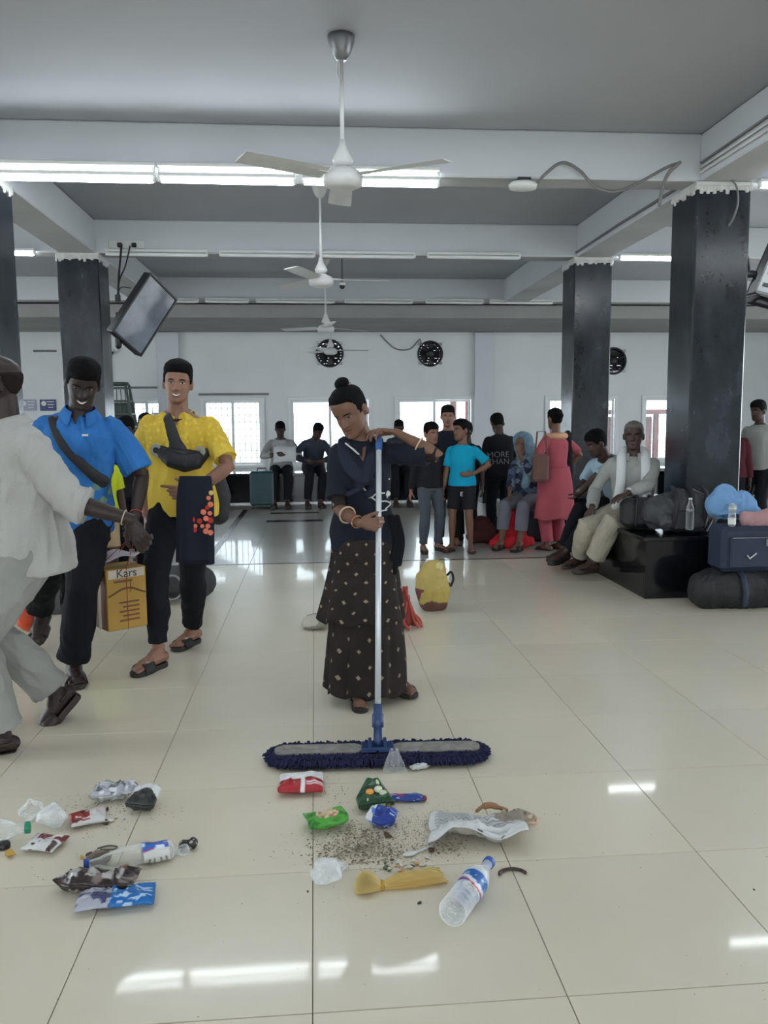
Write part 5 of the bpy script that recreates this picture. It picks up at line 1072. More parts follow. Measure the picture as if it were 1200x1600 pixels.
# people half hidden between the walkers
p = G(183, 925)
kd = Fig('child in neon yellow vest and khaki shorts behind the carton', 1.24, (-1.62, 6.35), 20, vox=VX, head=(10, 20, 0), skin='dark', hs=.92)
std(kd, 'kid', None, f_neon, .36, f_khaki, .42, m_sole, 'slide', seed=41, mouth='neutral', so=.02)
text('vest_number', '7', .12, f_slate, kd.root, frame((1, 0, 0), (0, 0, 1), (0, -1, 0), (.05, -.125, .86)), .003)
gd = Fig('person in green and black vest behind the gap between blue and yellow shirts', 1.36, (-1.60, 7.3), 6, vox=VX, head=(-10, 14, 0), skin='dark')
std(gd, 'kid', None, f_blk2, .36, f_black, .97, m_sole, 'shoe', seed=42)
MB().tube(catmull([gd.sh[1]+np.array([-.05, -.06, .07]), gd.spine(.3*gd.k)[0]+np.array([.10, -.13, 0]), gd.spine(.05*gd.k)[0]+np.array([.15, -.14, 0])]), .032, 10, ref=(0, 1, 0), flat=.4).build('green_panel', f_grn, gd.root, True)
std(Fig('dark haired person farthest back between blue and yellow shirts', 1.40, (-1.62, 8.2), -8, vox=.010, head=(14, 8, 0), skin='deep'), 'woman', None, f_dkbr, .5, f_black, .97, m_sole, 'shoe', seed=43)
# ================================================================== bags and luggage
def pack(name, rings_fn, m, label, cat, loc, rz=0, vox=.009, wr=.008, group=None):
    t = empty(name, loc, rz, label, cat, group); o = remesh(rings_fn, 'body', m, t, vox, 2, wr, 10); return t
m_bagblk = mat('black_ballistic_nylon', srgb(24, 25, 28), .6, .12, 10, .3, 100); m_baggry = mat('charcoal_nylon', srgb(58, 60, 62), .6, .15, 8, .4, 120); m_navyb = mat('navy_luggage_fabric', srgb(34, 44, 66), .65, .12, 8, .3, 160)
SH = .47
# backpack standing on the granite seat
p = V(1052, 828, 6.12); bp = pack('backpack', MB().tube([(-.16, 0, .15), (-.02, 0, .17), (.14, 0, .15), (.19, 0, .11)], [.13, .165, .15, .10], 18).tube([(-.12, -.10, .10), (.08, -.11, .10)], [.08, .08], 12), m_baggry, 'bulging charcoal backpack with bottle pocket on the granite seat', 'backpack', (2.80, 6.12, SH), -.08, .008, .018)
for x in (-.10, .02, .12): MB().tube(catmull([(x, -.17, .06), (x+.01, -.19, .18), (x+.03, -.14, .30), (x+.04, -.0, .345)]), .014, 8, ref=(1, 0, 0), flat=1.5).build('strap', m_bagblk, bp, True)
wire('piping', catmull([(.17, -.12, .02), (.235, -.08, .14), (.20, -.06, .26), (.08, -.06, .33)]), .008, m_metal, bp)
MB().box((-.03, -.185, .11), (.13, .03, .15), bev=.015).build('front_pocket', m_bagblk, bp)
def bottle(root, h=.30, r=.036, cap=srgb(40, 80, 160), lab=None, m=None, label_z=(.10, .17)):
    m = m or film_pet; prof = [(.004, .006), (r*.7, .0), (r*.95, .008), (r, .03), (r*.95, .05), (r, .07), (r*.95, .09), (r, .11), (r*.96, .13), (r, .15), (r, h*.62), (r*.9, h*.70), (r*.62, h*.80), (r*.40, h*.88), (r*.36, h*.95)]
    MB().lathe(prof, seg=24, cap=False).build('bottle_shell', m, root, True)
    MB().lathe([(0, h*.955), (r*.43, h*.95), (r*.44, h*.955), (r*.44, h*1.0), (r*.40, h*1.005), (0, h*1.006)], seg=20, cap=False).build('cap', mat('cap_%02x%02x' % (int(cap[0]*255), int(cap[2]*255)), cap, .35, .03), root, True)
film_pet = film('clear_pet', (.95, .97, .98, 1), .93, .05); film_milk = film('frosted_poly', (.92, .94, .95, 1), .74, .2); film_yel = film('yellow_poly', (.88, .70, .28, 1), .70, .3); film_pet2 = film('dusty_pet', (.92, .93, .92, 1), .84, .15)
bb = empty('water_bottle', (2.79, 5.915, SH+.04), 0, 'small clear water bottle in the backpack front pocket', 'bottle'); bottle(bb, .24, .03, srgb(210, 214, 216))
# black bag beside the old man, on the seat edge
hbg = pack('handbag', MB().box((0, 0, .13), (.32, .22, .24), bev=.05), m_bagblk, 'black soft handbag between the old man and the backpack', 'bag', (2.57, 6.28, SH), -.1)
for x in (-.08, .08): MB().tube(catmull([(x, -.12, .05), (x, -.13, .20), (x*.6, -.02, .27), (x, .10, .22)]), .010, 6).build('handle', m_bagblk, hbg, True)
MB().ell((.0, -.115, .12), (.008, .004, .02)).build('zip_pull', m_metal, hbg, True)
# luggage at the right
dfl = pack('duffel_bag', MB().tube([(-.42, 0, .13), (-.2, 0, .135), (.3, 0, .135), (.45, 0, .13)], [.11, .135, .135, .11], 18, flat=1.25), m_bagblk, 'long black duffel bag on the floor under the navy suitcase', 'bag', (3.17, 5.58, 0), .02, .009, .016)
for x in (-.2, .2): MB().tube([(x, -.16, .04), (x, -.175, .14), (x, -.12, .25), (x, 0, .285), (x, .12, .25)], .012, 8, ref=(1, 0, 0), flat=1.8).build('strap', m_navyb, dfl, True)
sc = empty('suitcase', (3.05, 5.58, .27), 0, 'navy fabric suitcase standing on the black duffel', 'suitcase')
MB().box((0, 0, .16), (.46, .24, .32), bev=.03).build('body', m_navyb, sc); MB().box((.0, -.13, .14), (.36, .025, .22), bev=.012).build('front_pocket', m_navyb, sc)
MB().tube([(-.09, 0, .32), (-.08, 0, .345), (.08, 0, .345), (.09, 0, .32)], .011, 8).build('handle', m_bagblk, sc, True)
wire('zip', [(-.17, -.145, .245), (.17, -.145, .245)], .004, m_metal, sc); MB().tube([(-.06, -.146, .12), (-.045, -.148, .10), (.0, -.148, .135)], .005, 6).build('tick_mark', m_white, sc, True); MB().box((.08, -.146, .21), (.02, .006, .05), bev=.002).build('zip_pull', m_metal, sc)
t = pack('cloth_bag', MB().tube([(-.10, 0, .11), (.06, 0, .10), (.18, 0, .05)], [.10, .10, .05], 14).ell((-.08, 0, .17), (.09, .08, .09)), fabric('sky_blue_cloth', srgb(118, 160, 204)), 'sky blue cloth bag heaped on top behind the navy suitcase', 'bag', (3.04, 5.76, .60), .1, .007, .034)
t = pack('folded_cloth', MB().tube([(-.16, 0, .04), (0, 0, .045), (.2, 0, .04)], [.035, .045, .04], 12, flat=1.6), fabric('pink_grey_cloth', srgb(176, 140, 142)), 'pinkish folded cloth lying on the navy suitcase', 'cloth', (3.16, 5.52, .60), 0, .007, .022)
bb = empty('small_bottle', (2.90, 5.50, .59), 0, 'small clear bottle with white label at the front left of the navy suitcase top', 'bottle'); bottle(bb, .16, .026, srgb(200, 210, 216)); MB().lathe([(.0268, .015), (.0268, .06)], seg=20, cap=False).build('paper_label', m_white, bb, True)
t = pack('travel_bag', MB().box((0, 0, .17), (.32, .26, .32), bev=.06), fabric('plum_nylon', srgb(52, 32, 44)), 'plum travel bag on the duffel at the right edge', 'bag', (3.47, 5.58, .27), 0)
# teal suitcase at the far bench
m_teal = mat('teal_shell', srgb(34, 66, 70), .45, .1)
sc = empty('suitcase', (-.80, 12.62, 0), 0, 'teal suitcase standing in front of the far bench', 'suitcase'); MB().box((0, 0, .32), (.36, .24, .52), bev=.03).build('shell', m_teal, sc)
for x in (-.14, .14):
    for yy in (-.08, .08): MB().lathe([(.02, -.015), (.025, 0), (.02, .015)], c=(x, yy, .027), seg=12, M=[[0, 0, 1], [0, 1, 0], [-1, 0, 0]]).build('wheel', m_dark, sc)
MB().tube([(-.07, 0, .58), (-.065, 0, .62), (.065, 0, .62), (.07, 0, .58)], .01, 6).build('handle', m_dark, sc, True)
for q in range(5): MB().box((-.12+.06*q, -.121, .32), (.012, .006, .42)).build('rib', m_teal, sc)
t = pack('floor_bag', MB().tube([(-.2, 0, .16), (0, 0, .2), (.2, 0, .16)], [.14, .19, .14], 16), m_bagblk, 'black bag on the floor left of the teal suitcase', 'bag', (-1.7, 12.55, 0), 0, .012)
t = pack('floor_bag', MB().tube([(-.15, 0, .14), (.15, 0, .14)], [.13, .13], 16), m_baggry, 'dark grey bag with silver ring visible between the legs of the man in yellow', 'bag', (-1.04, 6.25, 0), 0)
MB().tube([(-.02+.07*math.cos(a), -.15, .13+.09*math.sin(a)) for a in np.linspace(0, 6.28, 20)], .010, 6, round_ends=False).build('ring_trim', m_metal, t, True)
# carton held by the man in blue, with a sheet of paper tucked under the string
cx = empty('carton', (-1.055, 4.44, .265), math.radians(38), 'yellow printed carton tied with string and carried by the man in blue', 'carton')
m_cart = mat('yellow_carton', srgb(160, 124, 50), .6, .12, 5); m_tape = mat('brown_tape', srgb(138, 106, 76), .35, .1); m_print = mat('brown_print', srgb(104, 62, 36), .6, .15); m_redp = mat('red_brown_print', srgb(140, 54, 34), .6, .1)
CWX, CWY, CHZ = .22, .20, .325
MB().box((0, 0, CHZ/2), (CWX, CWY, CHZ), bev=.004).build('box', m_cart, cx)
# left face (-x) tape and prints; front face (-y) prints
xf = -CWX/2-.0012; yf = -CWY/2-.0012
MB().box((xf+.0003, 0, CHZ/2), (.0014, CWY-.012, CHZ-.012)).build('brown_panel', mat('carton_brown', srgb(112, 80, 46), .6, .12), cx)
MB().box((xf, -.01, CHZ/2), (.002, .035, CHZ-.01)).build('tape', m_tape, cx); MB().box((0, 0, CHZ+.001), (CWX-.01, .035, .002)).build('tape', m_tape, cx)
for c, r in (((xf, -.045, .26), .026), ((xf, .035, .26), .026)): MB().lathe([(0, .001), (r, .001), (r, -.001)], c=c, seg=18, M=[[0, 0, 1], [0, 1, 0], [-1, 0, 0]]).build('round_print', m_print, cx)
for z in (.16, .12): MB().box((xf, .04, z), (.002, .04, .02)).build('print_block', m_print, cx)
MB().box((xf, -.06, .11), (.002, .018, .1)).build('print_block', m_redp, cx)
MB().box((0, yf, .298), (.2, .002, .045)).build('title_band', mat('carton_white', srgb(176, 166, 150), .6, .1), cx)
text('title_lettering', 'Kars', .062, mat('violet_print', srgb(54, 40, 66), .6), cx, frame((1, 0, 0), (0, 0, 1), (0, -1, 0), (.0, yf-.0025, .298)))
MB().box((-.02, yf, .258), (.10, .002, .012)).build('print_line', m_print, cx)
MB().tube([(x_, yf-.001, .20+.02*math.cos(x_*24)) for x_ in np.linspace(-.10, .10, 12)], .005, 5, flat=1).build('curved_print', m_print, cx, True)
for q in range(5): MB().box((.01+.01*(q % 2), yf, .145-.024*q), (.11-.02*(q % 2), .002, .009)).build('print_line', m_print, cx)
MB().box((.02, yf, .23), (.003, .002, .07)).build('print_line', m_print, cx)
hl = Vector(b.root.matrix_basis @ Vector(b.hf[1][0]+b.hf[1][1]*.08*b.k))-cx.location; cs, sn = math.cos(math.radians(38)), math.sin(math.radians(38)); hl = Vector((hl.x*cs+hl.y*sn, -hl.x*sn+hl.y*cs, hl.z))
for sgn in (-1, 1): wire('string', [(sgn*CWX/2, 0, 0), (sgn*CWX/2+.001*sgn, 0, CHZ+.002), (hl.x, hl.y, hl.z)], .0022, m_redp, cx)
for sgn in (-1, 1): wire('string', [(0, sgn*CWY/2, 0), (0, sgn*CWY/2+.001*sgn, CHZ+.002), (hl.x, hl.y, hl.z)], .0022, m_redp, cx)
g = MB(); g.grid(lambda u, v: np.stack([(u-.5)*.30, (v-.5)*.15, .012+.035*np.sin(u*3.1)*v+.02*np.sin(u*9+v*4)*.5+.045*u*u], 1), 14, 7)
o = tag(g.build('paper_sheet', mat('bag_white', srgb(190, 184, 194), .5, .06), None, True, solid=.002), 'crumpled white paper lying on top of the yellow carton', 'paper'); o.location = (-1.09, 4.42, .605); o.rotation_euler = (0, 0, -.3)
# orange carrier bag behind the man in blue
o = tag(remesh(MB().tube([(0, 0, .06), (.01, 0, .22), (.02, 0, .42), (.03, 0, .56)], [.08, .075, .05, .02], 14), 'carrier_bag', mat('orange_poly', srgb(206, 74, 34), .4, .1), None, .008, 2, .012, 10), 'orange carrier bag hanging behind the legs of the man in white', 'bag'); p = V(48, 990, 5.0); o.location = (p.x, p.y, .12)
# yellow sack and red bundle on the floor behind the sweeper, grey pouch
p = G(680, 957); t = empty('plastic_sack', (p.x, p.y+.10, 0), .1, 'half full yellow plastic sack with black handle on the floor right of the sweeper', 'sack')
def sackcol(P, n): z = P[:, 2]; c = np.tile(np.array(srgb(178, 158, 84)[:3]), (len(P), 1)); k = vn(P, 14, 5); c[(z < .07+.03*k)] = srgb(96, 62, 54)[:3]; c[(P[:, 0] < -.09+.02*k) & (z < .16)] = srgb(104, 40, 44)[:3]; c[(k > .55)] = srgb(206, 196, 140)[:3]; return c
remesh(MB().tube([(0, 0, .07), (.0, 0, .15), (-.005, 0, .24), (.005, 0, .275)], [.10, .115, .105, .085], 18, ref=(1, 0, 0), flat=1.05), 'body', attrmat('sack_print', .45), t, .007, 2, .014, 12, 5, sackcol)
MB().tube(catmull([(.10, -.02, .25), (.125, -.03, .27), (.14, -.03, .22), (.12, -.03, .17), (.105, -.03, .19)]), .009, 7).build('handle', m_bagblk, t, True)
p = G(632, 985); rnd = random.Random(4); o = MB()
t = empty('rope_bundle', (p.x, p.y+.06, 0), 0, 'tangled bundle of orange red cord behind the skirt of the sweeper', 'rope')
for q in range(26):
    a = rnd.uniform(0, 6.28); x0 = rnd.uniform(-.03, .03); r0 = rnd.uniform(.03, .085); MB().tube(catmull([(x0, rnd.uniform(-.02, .02), rnd.uniform(.22, .27)), (x0+.03*math.cos(a), .04*math.sin(a), .15), (r0*math.cos(a)+.02, r0*.8*math.sin(a), .06), (r0*1.2*math.cos(a+.3)+.03, r0*math.sin(a+.3), .014)], 4), .009, 6).build('cord', mat('orange_red_cord', srgb(168, 70, 56), .7, .15), t, True)
remesh(MB().tube([(0, 0, .06), (0, 0, .2)], [.06, .04], 12), 'core', mat('dark_red_cord', srgb(120, 40, 36), .8, .15), t, .008, 2, .008, 20)
p = G(490, 985); t = empty('cloth_pouch', (p.x+.03, p.y+.04, 0), 0, 'small grey and white patterned pouch on the floor left of the sweeper', 'pouch')
def pc(P, n): k = vn(P, 22, 2); c = np.where((k > .1)[:, None], np.array(srgb(190, 186, 172)[:3]), np.array(srgb(142, 140, 126)[:3])); return c
remesh(MB().ell((0, 0, .05), (.10, .07, .052)).ell((-.06, -.02, .04), (.05, .04, .035)), 'body', attrmat('pouch_print', .7), t, .005, 2, .007, 16, 3, pc)

# ================================================================== rubbish swept together on the floor
m_pk = attrmat('printed_film', .3); m_pf = attrmat('printed_foil', .22, metal=.35)
def C(*a): return np.array(srgb(*a)[:3])
def packet(name, label, cat, loc, rz, w_, l_, colfn, h=.03, puff=1., crumple=.006, seed=0, ends=True, m=None, nu=44, nv=34, bendx=0, tiltx=0, foldf=None):
    """a wrapper: two printed skins welded at the rim, creased, with crimped ends"""
    t = empty(name, (loc[0], loc[1], 0), rz, label, cat); mb = MB(); cols = []
    for sgn in (1, -1):
        def fn(u, v):
            x = (u-.5)*w_; y_ = (v-.5)*l_; e = np.clip(np.minimum(np.minimum(u, 1-u)*5, np.minimum(v, 1-v)*4), 0, 1); P = np.stack([x, y_, np.full_like(x, seed*1.3)], 1)
            cr = (1-2*np.abs(vn(P, 75, seed)))*.5+(1-2*np.abs(vn(P, 34, seed+1)))*.9; z = h/2+sgn*(h/2)*puff*np.sqrt(e)*.9+sgn*cr*crumple*e
            z = z+.5*h*np.abs(bendx)*((u-.5)*2)**2+(vn(P, 16, seed+9)*.5+.5)*crumple*2
            if ends: y_ = y_+np.where((v < .02) | (v > .98), .002*np.sin(u*90), 0)
            x = x+vn(P, 20, seed+4)*crumple*.8; y_ = y_+vn(P, 20, seed+5)*crumple*.8; Q = np.stack([x, y_, z+tiltx*x], 1)
            return foldf(Q, u, v) if foldf else Q
        n0 = mb.n; mb.grid(fn, nu, nv); u = np.tile(np.linspace(0, 1, nu), nv); v = np.repeat(np.linspace(0, 1, nv), nu); cols.append(colfn(u, v, sgn))
    V_ = mb.arr(); z0 = V_[:, 2].min(); V_[:, 2] -= z0-.0005; mb.v = [V_]; o = mb.build('wrapper', m or m_pk, t, False, np.concatenate(cols), solid=.0008); o.data.shade_smooth(); return t
def bands(lst):   # [(v limit, colour)...]
    def f(u, v, s):
        c = np.zeros((len(u), 3)); p = 0
        for lim, cc in lst: c[(v >= p)] = cc; p = lim
        return c
    return f
def blot(base, spots, seed=0, sc=6):
    def f(u, v, s):
        c = base(u, v, s) if callable(base) else np.tile(base, (len(u), 1)).astype(float); P = np.stack([u, v, np.zeros_like(u)+s*3.3], 1)
        for i, (th, cc) in enumerate(spots): c[vn(P, sc, seed+i) > th] = cc
        return c
    return f
def at(px, py): p = G(px, py); return (p.x, p.y)
def c_red(u, v, s):
    c = np.tile(C(226, 226, 226), (len(u), 1)); c[v < .46] = C(168, 26, 36); c[(v < .46) & (v > .40)] = C(120, 14, 28); c[np.abs(u-.54) < .045] = C(232, 230, 230); P = np.stack([u, v, u*0], 1); c[(v < .36) & (u < .36) & (vn(P, 8, 3) > .1)] = C(222, 190, 190); c[(v > .8) & (vn(P, 10, 6) > .3)] = C(196, 198, 200)
    c[(v < .30) & (v > .24) & (u > .62)] = C(230, 220, 220); c[(v < .20) & (v > .16) & (u > .62)] = C(230, 220, 220); return c
t = packet('snack_wrapper', 'red and silver white wrapper with a white strip in front of the mop', 'wrapper', at(471, 1232), -.03, .165, .15, c_red, .035, 1, .005, 2)
def fold_up(Q, u, v): Q = Q.copy(); k = np.clip((v-.45)/.55, 0, 1); Q[:, 2] += k*.055; Q[:, 1] -= k*.05; x = np.clip((u-.5)*2, -1, 1); Q[:, 0] *= (1-.75*k); return Q
t = packet('snack_wrapper', 'dark green cone shaped wrapper with yellow and white print', 'wrapper', at(583, 1258), .1, .13, .13, blot(lambda u, v, s: np.tile(C(26, 66, 38), (len(u), 1)), [(.45, C(40, 96, 50)), (.62, C(196, 206, 170)), (.72, C(222, 150, 64))], 4, 5), .05, 1, .006, 4, foldf=fold_up)
for c, cc in (((-.016, -.030, .064), 'amber'), ((.014, -.026, .07), 'pale'), ((.03, -.03, .055), 'pale')): MB().ell(c, (.015, .010, .012)).build('printed_fruit', mat(cc+'_print', srgb(222, 150, 70) if cc == 'amber' else srgb(208, 214, 186), .5, .1), t, True)
t = packet('biscuit_wrapper', 'narrow blue wrapper with pink and white print right of the green cone', 'wrapper', at(634, 1252), -.12, .125, .035, blot(lambda u, v, s: np.where((np.abs(v-.5) < .25)[:, None] & (u < .45)[:, None], C(150, 60, 110), np.tile(C(36, 66, 150), (len(u), 1))), [(.55, C(190, 210, 235))], 8, 9), .022, 1, .003, 5)
MB().ell((.066, 0, .012), (.010, .013, .010)).build('torn_end', mat('brown_red_print', srgb(120, 50, 50), .5), t, True)
t = packet('chip_packet', 'crumpled green chip packet with cream middle left of the dirt', 'wrapper', at(510, 1292), .22, .135, .10, lambda u, v, s: np.where((((u-.5)/.28)**2+((v-.55)/.33)**2 < 1)[:, None], np.where((vn(np.stack([u, v, u*0], 1), 9, 3) > .25)[:, None], C(176, 120, 96), C(214, 196, 160)), np.where((vn(np.stack([u, v, u*0], 1), 7, 5) > .2)[:, None], C(48, 120, 40), C(78, 160, 60))), .026, 1, .010, 6, bendx=.8)
t = packet('chip_packet', 'small crumpled blue packet with silver inside above the dirt', 'wrapper', at(597, 1290), -.3, .105, .075, blot(lambda u, v, s: np.where((u < .28)[:, None], C(216, 220, 226), np.tile(C(30, 56, 140), (len(u), 1))), [(.35, C(90, 130, 200)), (.6, C(220, 226, 236))], 12, 6), .028, 1, .012, 7, bendx=.8)
t = packet('foil_wrapper', 'crumpled silver wrapper at the far edge of the left rubbish', 'wrapper', at(182, 1250), .06, .17, .075, blot(lambda u, v, s: np.tile(C(176, 180, 188), (len(u), 1)), [(.25, C(222, 224, 228)), (.5, C(112, 114, 120))], 14, 8), .035, 1, .014, 9, m=m_pf)
t = packet('foil_wrapper', 'black lined wrapper folded open beside the silver one', 'wrapper', at(226, 1262), -.1, .10, .10, lambda u, v, s: np.where((v+.5*np.abs(u-.6) < .62)[:, None], C(46, 48, 46), C(206, 208, 208)), .05, 1, .006, 10, foldf=lambda Q, u, v: np.stack([Q[:, 0], Q[:, 1]-.02*np.clip(v-.5, 0, 1), Q[:, 2]+.05*np.clip(v-.35, 0, 1)*(1-np.abs(u-.5))], 1))
cr = blot(lambda u, v, s: np.where(((u < .55) & (v > .12))[:, None], C(150, 36, 40), C(206, 206, 204)), [(.25, C(212, 200, 196)), (.5, C(66, 40, 36))], 16, 5)
t = packet('sweet_wrapper', 'red brown and white wrapper left of the silver wrapper', 'wrapper', at(138, 1285), .35, .12, .10, cr, .02, 1, .006, 11)
t = packet('sweet_wrapper', 'white wrapper with red brown corner near the left edge', 'wrapper', at(70, 1325), -.25, .115, .10, blot(lambda u, v, s: np.where(((v > .5) & (u > .25))[:, None], C(110, 46, 42), C(212, 212, 212)), [(.45, C(72, 52, 48)), (.62, C(220, 216, 212))], 19, 7), .02, 1, .006, 12)
t = packet('chocolate_packet', 'dark brown packet with white barcode blocks in the left pile', 'wrapper', at(150, 1392), -.12, .25, .085, lambda u, v, s: np.where(((np.abs(((u*5.2) % 1)-.5) < .3) & (np.abs(v-.42) < .22) & (u > .2) & (u < .85))[:, None], C(176, 172, 170), np.where((vn(np.stack([u, v, u*0], 1), 9, 3) > .4)[:, None], C(118, 104, 100), C(44, 32, 32))), .035, 1, .012, 13, foldf=lambda Q, u, v: np.stack([Q[:, 0], Q[:, 1]*(np.clip(u*3.5, .08, 1)), Q[:, 2]+.008], 1))
t = packet('snack_wrapper', 'bright blue wrapper with silver lining under the brown packet', 'wrapper', at(182, 1412), .10, .21, .10, lambda u, v, s: np.where((u > .45)[:, None], np.where((vn(np.stack([u, v, u*0], 1), 14, 3) > .45)[:, None], C(170, 200, 226), C(22, 104, 176)), np.where((vn(np.stack([u, v, u*0], 1), 8, 7) > .1)[:, None], C(60, 66, 104), C(168, 172, 184))), .030, .8, .008, 14)
t = packet('sweet_wrapper', 'small silvery white wrapper touching the mop front right of centre', 'wrapper', at(655, 1203), .28, .075, .028, blot(lambda u, v, s: np.tile(C(206, 208, 206), (len(u), 1)), [(.3, C(160, 160, 158))], 22, 7), .016, 1, .005, 15)
t = packet('sweet_wrapper', 'small black and white wrapper alone right of the flattened bottle', 'wrapper', at(293, 1327), .1, .06, .028, blot(lambda u, v, s: np.tile(C(40, 36, 34), (len(u), 1)), [(.45, C(170, 168, 160))], 24, 6), .02, 1, .008, 16)
# crushed newspaper sheet
def news(Q, u, v):
    Q = Q.copy(); Q[:, 2] += .045*np.clip(1-v*1.6, 0, 1)*(.6+.4*np.sin(u*7))*np.clip(u*4, 0, 1)+.035*np.clip((u-.6)*2, 0, 1)*v; Q[:, 1] += .03*np.sin(u*5)*(1-v)*.4; return Q
def newcol(u, v, s):
    P = np.stack([u, v, u*0], 1); c = np.tile(C(170, 166, 156) if s < 0 else C(206, 208, 208), (len(u), 1)); tx = (np.round(v*43) % 2 == 0) & (vn(P, 7, 3) > -.05) & (v > .3); c[tx] = C(140, 142, 142); c[vn(P, 9, 11) > .72] = C(84, 84, 82); c[(u > .72) & (v > .45)] = C(150, 142, 128); return c
t = packet('newspaper', 'crumpled newspaper sheet at the right of the rubbish', 'newspaper', at(745, 1308), -.12, .31, .17, newcol, .012, 1, .016, 31, m=attrmat('newsprint', .85), nu=60, nv=44, ends=False, foldf=news)
t = packet('paper_scrap', 'torn grey brown paper scrap behind the newspaper', 'paper', at(800, 1292), .4, .13, .07, blot(lambda u, v, s: np.tile(C(150, 140, 122), (len(u), 1)), [(.3, C(112, 96, 80)), (.6, C(196, 186, 166))], 28, 7), .03, 1, .012, 33, m=attrmat('newsprint', .85))
o = tag(MB().tube(catmull([(-.05, 0, .02), (-.03, .01, .028), (.0, .015, .03), (.03, .01, .022), (.05, 0, .018)]), [.006]*6+[.011]*8+[.007]*7, 8).build('food_scrap', mat('orange_peel', srgb(150, 110, 78), .6, .2, 20), None, True), 'orange brown food scrap lying behind the newspaper', 'food scrap'); p = at(768, 1288); o.location = (*p, .03)
o = tag(MB().tube([(.035*math.cos(a_2), .028*math.sin(a_2), .008+.006*math.sin(a_2*3)) for a_2 in np.linspace(0, 6.28, 26)], .005, 6, round_ends=False).build('rubber_band', mat('pale_orange_rubber', srgb(196, 156, 130), .5, .1), None, True), 'pale orange plastic ring right of the newspaper', 'ring'); o.location = (*at(822, 1284), .0)
o = tag(MB().tube([(.040*math.cos(a_2), .030*math.sin(a_2), .006) for a_2 in np.linspace(.15, 3.0, 18)], .005, 7).build('hair_band', mat('dark_maroon_plastic', srgb(58, 30, 30), .35, .1), None, True), 'dark arc shaped hair band on the tiles right of the big bottle', 'hair band'); p = at(800, 1366); o.location = (p[0], p[1]-.01, 0)
# bottles
def lying(px0, py0, px1, py1, r, h=None):
    a = np.array(G(px0, py0)); b2 = np.array(G(px1, py1)); d = b2-a; L = np.linalg.norm(d); return a, math.atan2(d[1], d[0]), h or L
def lie_bottle(label, p0, p1, r, cap, shell=None, crush=0, name='plastic_bottle', water=False, labcols=None, labrange=(.36, .58), flat=1.0, nolabel=False, h=None):
    a, ang, L = lying(*p0, *p1, r, h); t = empty(name, (a[0], a[1], r*flat+.001), ang, label, 'bottle'); M_ = [[0, 0, 1], [0, 1, 0], [-1, 0, 0]]
    prof = []
    for q in np.linspace(0, 1, 44):
        base = np.interp(q, [0, .015, .05, .62, .72, .82, .88, .95, 1], [.55, .86, 1, 1, .90, .62, .42, .38, .38]); rib = 1-.035*(math.sin(q*L*2*math.pi/.022) > 0)*(.05 < q < labrange[0])-.02*(math.sin(q*L*2*math.pi/.018) > 0)*(labrange[1] < q < .7); prof.append((r*base*rib, q*L*.955))
    prof = [(.002, .012)]+prof; mb = MB().lathe(prof, seg=28, M=M_, cap=False); V_ = mb.arr()
    if flat != 1 or crush: V_[:, 2] *= flat; V_ += np.stack([vn(V_, 26, 3), vn(V_, 26, 4), vn(V_, 26, 5)], 1)*crush; mb.v = [V_]
    mb.build('bottle_shell', shell or film_pet, t, True)
    if cap is not None: MB().lathe([(0, L*.945), (r*.44, L*.945), (r*.46, L*.95), (r*.46, L*1.0), (r*.42, L*1.006), (0, L*1.006)], seg=22, M=M_, cap=False).build('cap', mat('cap_%02x%02x%02x' % tuple(int(c*255) for c in cap[:3]), cap, .35, .03), t, True)
    if not nolabel:
        mb = MB(); z0, z1 = labrange; rings = []
        for q in np.linspace(z0, z1, 16): th = np.arange(56)*2*math.pi/56; rings.append(np.stack([np.full(56, q*L), (r*1.012)*np.cos(th), (r*1.012)*flat*np.sin(th)], 1))
        mb.loft(rings, cap=False); qq = np.repeat(np.linspace(0, 1, 16), 56); th = np.tile(np.arange(56)/56, 16); V2 = mb.arr(); mb.v = [V2+np.stack([vn(V2, 26, 3), vn(V2, 26, 4), vn(V2, 26, 5)], 1)*crush]
        mb.build('bottle_label', m_pk, t, True, labcols(qq, th))
    return t
def lab1(q, th):
    P = np.stack([q, th*4, q*0], 1); c = np.tile(C(30, 92, 170), (len(q), 1)); c[(q < .10) | (q > .93)] = C(196, 214, 230); c[(np.abs(q-.35-.12*np.sin(th*12.6)) < .10)] = C(214, 224, 236); c[(np.abs(q-.2-.12*np.sin(th*12.6)) < .05)] = C(190, 40, 60); c[(vn(P, 5, 3) > .5) & (q > .5)] = C(150, 196, 226); return c
def lab2(q, th):
    c = np.tile(C(210, 210, 206), (len(q), 1)); up = (th > .12) & (th < .48); c[up] = C(26, 100, 190); P = np.stack([q, th*6, q*0], 1); c[up & (vn(P, 6, 2) > .3)] = C(170, 60, 110); c[up & (vn(P, 6, 8) > .42)] = C(214, 226, 240); c[(~up) & (np.abs(((q*4.2) % 1)-.5) < .14) & (th > .5)] = C(96, 96, 98); return c
bt = lie_bottle('clear water bottle with blue label and blue cap in the right foreground', (703, 1452), (765, 1366), .039, srgb(40, 84, 160), labcols=lab1, labrange=(.36, .62))
bt2 = lie_bottle('crushed clear bottle with blue and white label and blue cap in the left rubbish', (272, 1340), (132, 1366), .036, srgb(32, 70, 160), film_pet2, .006, labcols=lab2, labrange=(.06, .36), flat=.80)
o = MB(); o.ell((0, 0, 0), (.04, .022, .02)); t = tag(remesh(o, 'paper_plug', mat('brown_wet_paper', srgb(112, 100, 90), .7, .2, 20), None, .004, 1, .006, 30), 'greyish brown wad of paper behind the blue cap of the crushed bottle', 'paper'); t.location = (*at(155, 1350), .021)
